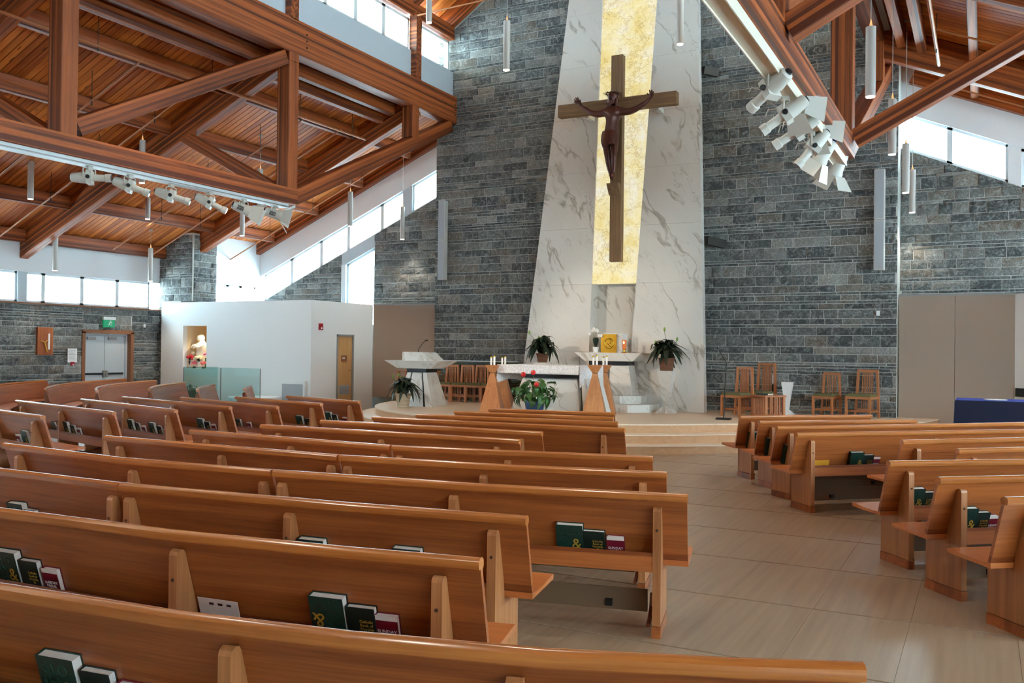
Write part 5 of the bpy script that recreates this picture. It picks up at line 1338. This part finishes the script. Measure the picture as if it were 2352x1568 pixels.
# double doors in the stone wall
d0, d1 = dy0+.02, dy1-.02; ym = (d0+d1)/2+.0
fr = struct(MB().box(XO-.28, XO+.04, d0-.06, d0+.03, 0, DZ).box(XO-.28, XO+.04, d1-.03, d1+.06, 0, DZ).box(XO-.28, XO+.04, d0-.06, d1+.06, DZ-.04, DZ+.05).build('door_1', 'sign_brown'))
MB().box(XO-.3, XO-.26, d0-.05, d1+.05, 0, DZ).build('leak_backing', 'doorgrey', fr)  # box added behind the leaves to stop outside light leaking through the gaps
a0, a1 = d0+.06, d1-.06
MB().box(XO-.2, XO-.1, a0-.03, a0+.03, 0, DZ-.04).box(XO-.2, XO-.1, a1-.03, a1+.03, 0, DZ-.04).box(XO-.2, XO-.1, a0, a1, DZ-.09, DZ-.04).build('door_frame', 'doorgrey', fr)
for s, (u0, u1) in enumerate(((a0+.035, (a0+a1)/2-.005), ((a0+a1)/2+.005, a1-.035))):
    lf = MB().box(XO-.17, XO-.12, u0, u1, .01, DZ-.1).build('door_leaf', 'doorgrey', fr)
    MB().box(XO-.12, XO-.10, u0+.05, u1-.05, .95, 1.0).build('panic_bar', 'dark', lf); c = u1-.03 if s == 0 else u0+.03
    MB().box(XO-.12, XO-.06, c-.03, c+.03, .88, 1.06).build('latch', 'metal', lf); MB().box(XO-.12, XO-.07, u0+.08, u0+.32, DZ-.2, DZ-.13).build('door_closer', 'metal', lf)
# exit sign
p = at(248, 739, X=XO+.03); t = thing('exit_sign', 'green running-man exit sign above the double doors', 'sign', p)
MB().box(XO+.03, XO+.09, p.y-.16, p.y+.16, p.z-.14, p.z+.05).build('board', 'exit_green', t); MB().box(XO+.03, XO+.10, p.y-.18, p.y+.18, p.z+.05, p.z+.13).build('housing', 'sign_white', t)
mb = MB(); X = XO+.092; B = lambda a, b, r_: mb.tube([(X, p.y+a[0], p.z+a[1]), (X, p.y+b[0], p.z+b[1])], r_, 6)
B((.02, .0), (-.01, -.06), .012); B((-.01, -.06), (.03, -.09), .008); B((-.01, -.06), (-.05, -.09), .008); B((.02, -.0), (.055, -.03), .007); B((.02, 0), (-.03, -.01), .007); mb.ball((X, p.y+.03, p.z+.022), .015, 8)
mb.build('running_figure', 'sign_white', t); MB().box(X-.001, X+.003, p.y+.06, p.y+.07, p.z-.11, p.z+.03).build('doorway_mark', 'sign_white', t)
# station plaque with cross
p = at(100, 783, X=XO+.02); t = thing('wall_plaque', 'oak station plaque with a slim cross relief on the left stone wall', 'plaque', p); MB().box(XO+.02, XO+.09, p.y-.2, p.y+.2, p.z-.33, p.z+.33, 2).build('board', 'oak', t)
MB().box(XO+.09, XO+.12, p.y+.06, p.y+.1, p.z-.2, p.z+.18).build('cross_upright', 'orchid', t); MB().tube([(XO+.1, p.y-.12, p.z+.0), (XO+.11, p.y-.02, p.z-.03), (XO+.1, p.y+.08, p.z+.04)], .012, 6).build('figure_relief', 'gold', t); MB().tube([(XO+.1, p.y-.03, p.z-.03), (XO+.1, p.y+.04, p.z-.26)], .018, 6).build('figure_relief', 'gold', t)
p = at(166, 816, X=XO+.035); o = MB().box(XO+.035, XO+.04, p.y-.13, p.y+.13, p.z-.17, p.z+.17).build('paper_notice', 'sign_white'); tag(o, 'white paper notice taped to the stone wall left of the double doors', 'notice')
mb = MB()
for k in range(7): mb.box(XO+.04, XO+.0405, p.y-.1, p.y+.09-.02*(k % 3), p.z+.12-.035*k, p.z+.13-.035*k)
stuff(mb.build('print_lines', 'vent', o))
# wooden door in the partition side
fr = struct(MB().box(XP-.10, XP+.02, dA, dA+.05, 0, DH).box(XP-.10, XP+.02, dB-.05, dB, 0, DH).box(XP-.10, XP+.02, dA, dB, DH-.05, DH).build('door_2', 'trimgrey'))
lf = MB().box(XP-.06, XP-.015, dA+.05, dB-.05, .01, DH-.05, 2).build('door_leaf', 'door_wood', fr)
zs_, zl2 = at(789, 823, X=XP).z, at(788, 895, X=XP).z; ym = (dA+dB)/2
MB().box(XP-.015, XP-.005, ym-.13, ym+.09, zs_-.08, zs_+.08).build('door_sign', 'sign_brown', lf); stuff(MB().box(XP-.005, XP-.004, ym-.1, ym+.02, zs_+.02, zs_+.035).box(XP-.005, XP-.004, ym-.1, ym-.0, zs_-.01, zs_+.005).build('sign_text', 'sign_white', lf))
mb = MB().box(XP-.02, XP-.006, ym-.22, ym+.2, zl2-.12, zl2+.12)
lv = mb.build('louvre', 'vent', lf)
for k in range(6): MB().box(XP-.006, XP, ym-.2, ym+.18, zl2-.1+.034*k, zl2-.085+.034*k).build('louvre_blade', 'trimgrey', lf)
ph = at(806, 851, X=XP); MB().tube([(XP-.015, ph.y, ph.z), (XP+.04, ph.y, ph.z), (XP+.04, ph.y-.11, ph.z)], .012, 8).build('handle', 'metal', lf)
# return air grille on partition
p, q = at(648, 873, Y=YP), at(703, 913, Y=YP); t = thing('air_grille', 'white framed air grille low on the white partition', 'grille', ((p.x+q.x)/2, YP, q.z-.3))
MB().box(p.x, q.x, YP-.06, YP, q.z-.35, p.z).build('frame', 'white', t); MB().box(p.x+.06, q.x-.06, YP-.068, YP-.06, q.z-.3, p.z-.08).build('mesh_panel', 'vent', t)
# ---- statue, flowers in the niche
sx = at(462, 800, Y=YP+.4); S0 = Vector((sx.x+.02, YP+.42, nz0+.001)); Hs = at(463, 768, Y=YP+.42).z-nz0
t = thing('statue', 'white statue of a veiled woman with a kneeling child in the lit niche', 'statue', S0)
mb = MB(); vs = []; fs = []; N = 20; prof = [(0, .30), (.08, .29), (.2, .24), (.38, .2), (.52, .19), (.64, .2), (.73, .17), (.79, .10), (.84, .085), (.89, .105), (.94, .10), (.985, .06), (1.0, .01)]
for h, rr in prof:
    for k in range(N):
        a = 2*PI*k/N; w = 1+.07*math.sin(7*a+h*3)*(1 if h < .7 else .2); lean = -.10*max(0, h-.6)
        vs.append(S0+Vector((rr*w*math.cos(a)*Hs*.95+lean*Hs, rr*w*math.sin(a)*Hs*.8, h*Hs)))
for i in range(len(prof)-1):
    for k in range(N): fs.append((i*N+k, i*N+(k+1) % N, (i+1)*N+(k+1) % N, (i+1)*N+k))
mb.add(vs, fs).build('robe', 'statue', t, 'all')
hd = S0+Vector((-.055*Hs, -.08*Hs, .89*Hs)); MB().ball(hd, .075*Hs, 10, (.9, .9, 1.2)).build('face', 'statue', t, 'all')
for k in (-1, 1): MB().tube([S0+Vector((.12*k*Hs-.02, -.06*Hs, .7*Hs)), S0+Vector((.12*k*Hs-.06, -.22*Hs, .6*Hs)), S0+Vector((-.08*Hs, -.26*Hs, .68*Hs))], [.06*Hs, .05*Hs, .03*Hs], 8).build('arm', 'statue', t, 'all')
ch = S0+Vector((-.30*Hs, -.12*Hs, 0)); MB().lathe([(.16*Hs, 0), (.14*Hs, .15*Hs), (.1*Hs, .32*Hs), (.04*Hs, .38*Hs)], ch, 12).build('kneeling_child', 'statue', t, 'all'); MB().ball(ch+Vector((.05*Hs, 0, .43*Hs)), .065*Hs, 10).build('child_head', 'statue', t, 'all')
def bouquet(px, Y, z, r0, h, nfl, mat, vm, label, rf=.04, spread=.11, leafy=True):
    p = at(px, 830, Y=Y); p.z = z; t = thing('flower_vase', label, 'flowers', p); rr = random.Random(px)
    MB().lathe([(r0*.8, 0), (r0, h*.5), (r0*.8, h), (r0*.7, h)], p, 12).build('vase', vm, t, True)
    for i in range(nfl):
        a = i*2.4; q = p+Vector((spread*math.sqrt(i/nfl)*math.cos(a), spread*math.sqrt(i/nfl)*math.sin(a), h+.10+.04*rr.random()-.05*(i/nfl))); MB().ball(q, rf, 8, (1, 1, .8)).build('blossom', mat, t, 'all')
    for i in range(8 if leafy else 0):
        o = link('leaf', LM[i % 3], t); o.location = (0, 0, h-.02); o.scale = (.4, .5, .4); o.rotation_euler = (0, -.8-.3*rr.random(), i*.8)
zs2 = nz0+.001; Yn = YP+.16
bouquet(436, Yn+.06, zs2, .035, .2, 14, 'red_flower', 'dark', 'dark vase of deep pink roses at the left of the niche')
bouquet(456, Yn+.08, zs2, .035, .18, 14, 'cream_flower', 'sign_white', 'vase of cream flowers before the statue', .04, .12)
bouquet(446, Yn+.0, zs2, .045, .05, 10, 'pink_flower', 'dark', 'low bowl of pink flowers left of the cream vase', .03, .07, False)
bouquet(467, Yn+.0, zs2, .045, .05, 10, 'pink_flower', 'dark', 'low bowl of pink flowers at the right of the niche', .03, .07, False)
bouquet(473, Yn+.16, zs2, .03, .28, 9, 'magenta', 'stem', 'tall magenta orchid spray at the niche edge', .025, .06, False)
ld = bpy.data.lights.new('niche_downlight', 'SPOT'); ld.energy = 22; ld.spot_size = 2.2; ld.spot_blend = .8; ld.color = (1, .85, .62); ld.shadow_soft_size = .04
lo = bpy.data.objects.new('niche_downlight', ld); COL.objects.link(lo); lo.location = ((n0+n1)/2+.1, YP+.35, nz1-.06)
# ---- glass balustrade of the font
Yg = 15.9
t = thing('glass_balustrade', 'greenish glass balustrade around the font before the white partition', 'balustrade', (at(510, 900, Y=Yg).x, Yg, 0))
gx = [at(q, 880, Y=Yg).x for q in (421, 506, 597)]; zg = at(510, 845, Y=Yg).z
for a, b in zip(gx, gx[1:]): MB().box(a+.006, b-.006, Yg, Yg+.016, .05, zg).build('pane', 'glass_green', t)
MB().box(gx[0], gx[0]+.016, Yg+.016, Yg+1.1, .05, zg).build('pane', 'glass_green', t)
MB().box(gx[0], gx[2], Yg-.004, Yg+.02, zg, zg+.012).build('top_edge', 'glass_green', t); MB().box(gx[0], gx[2], Yg-.02, Yg+.03, 0, .05).build('shoe', 'metal', t)
for x in (gx[1], gx[2], gx[0]): MB().box(x-.006, x+.006, Yg-.003, Yg+.02, .05, zg).build('edge_strip', 'trimgrey', t)
p = at(440, 900, Y=Yg+.45); p.z = 0; tp = thing('fern', 'green leafy potted fern seen through the glass balustrade', 'plant', p)
MB().lathe([(.12, 0), (.16, .3), (.15, .3), (.14, .27)], p, 14).build('pot', 'dark', tp, True); rr = random.Random(2)
LG = leaf_mesh('leaf', .34, .03, .9, .4, 'leaf')
for i in range(34):
    o = link('leaf', LG, tp); o.location = (rr.uniform(-.05, .05), rr.uniform(-.05, .05), .28); s = rr.uniform(.8, 1.4); o.scale = (s, s, s); o.rotation_euler = (rr.uniform(-.3, .3), -rr.uniform(.2, 1.1), i*2.4)
# font basin behind the glass
bx = (gx[0]+gx[1])/2
MBf = MB().lathe([(.5, 0), (.5, .35), (.62, .42), (.62, .5), (.5, .5), (.45, .42)], (gx[1]+.5, Yg+.62, 0), 24); o = MBf.build('font_basin', 'white', None, True); tag(o, 'low round white font basin behind the glass balustrade', 'font')
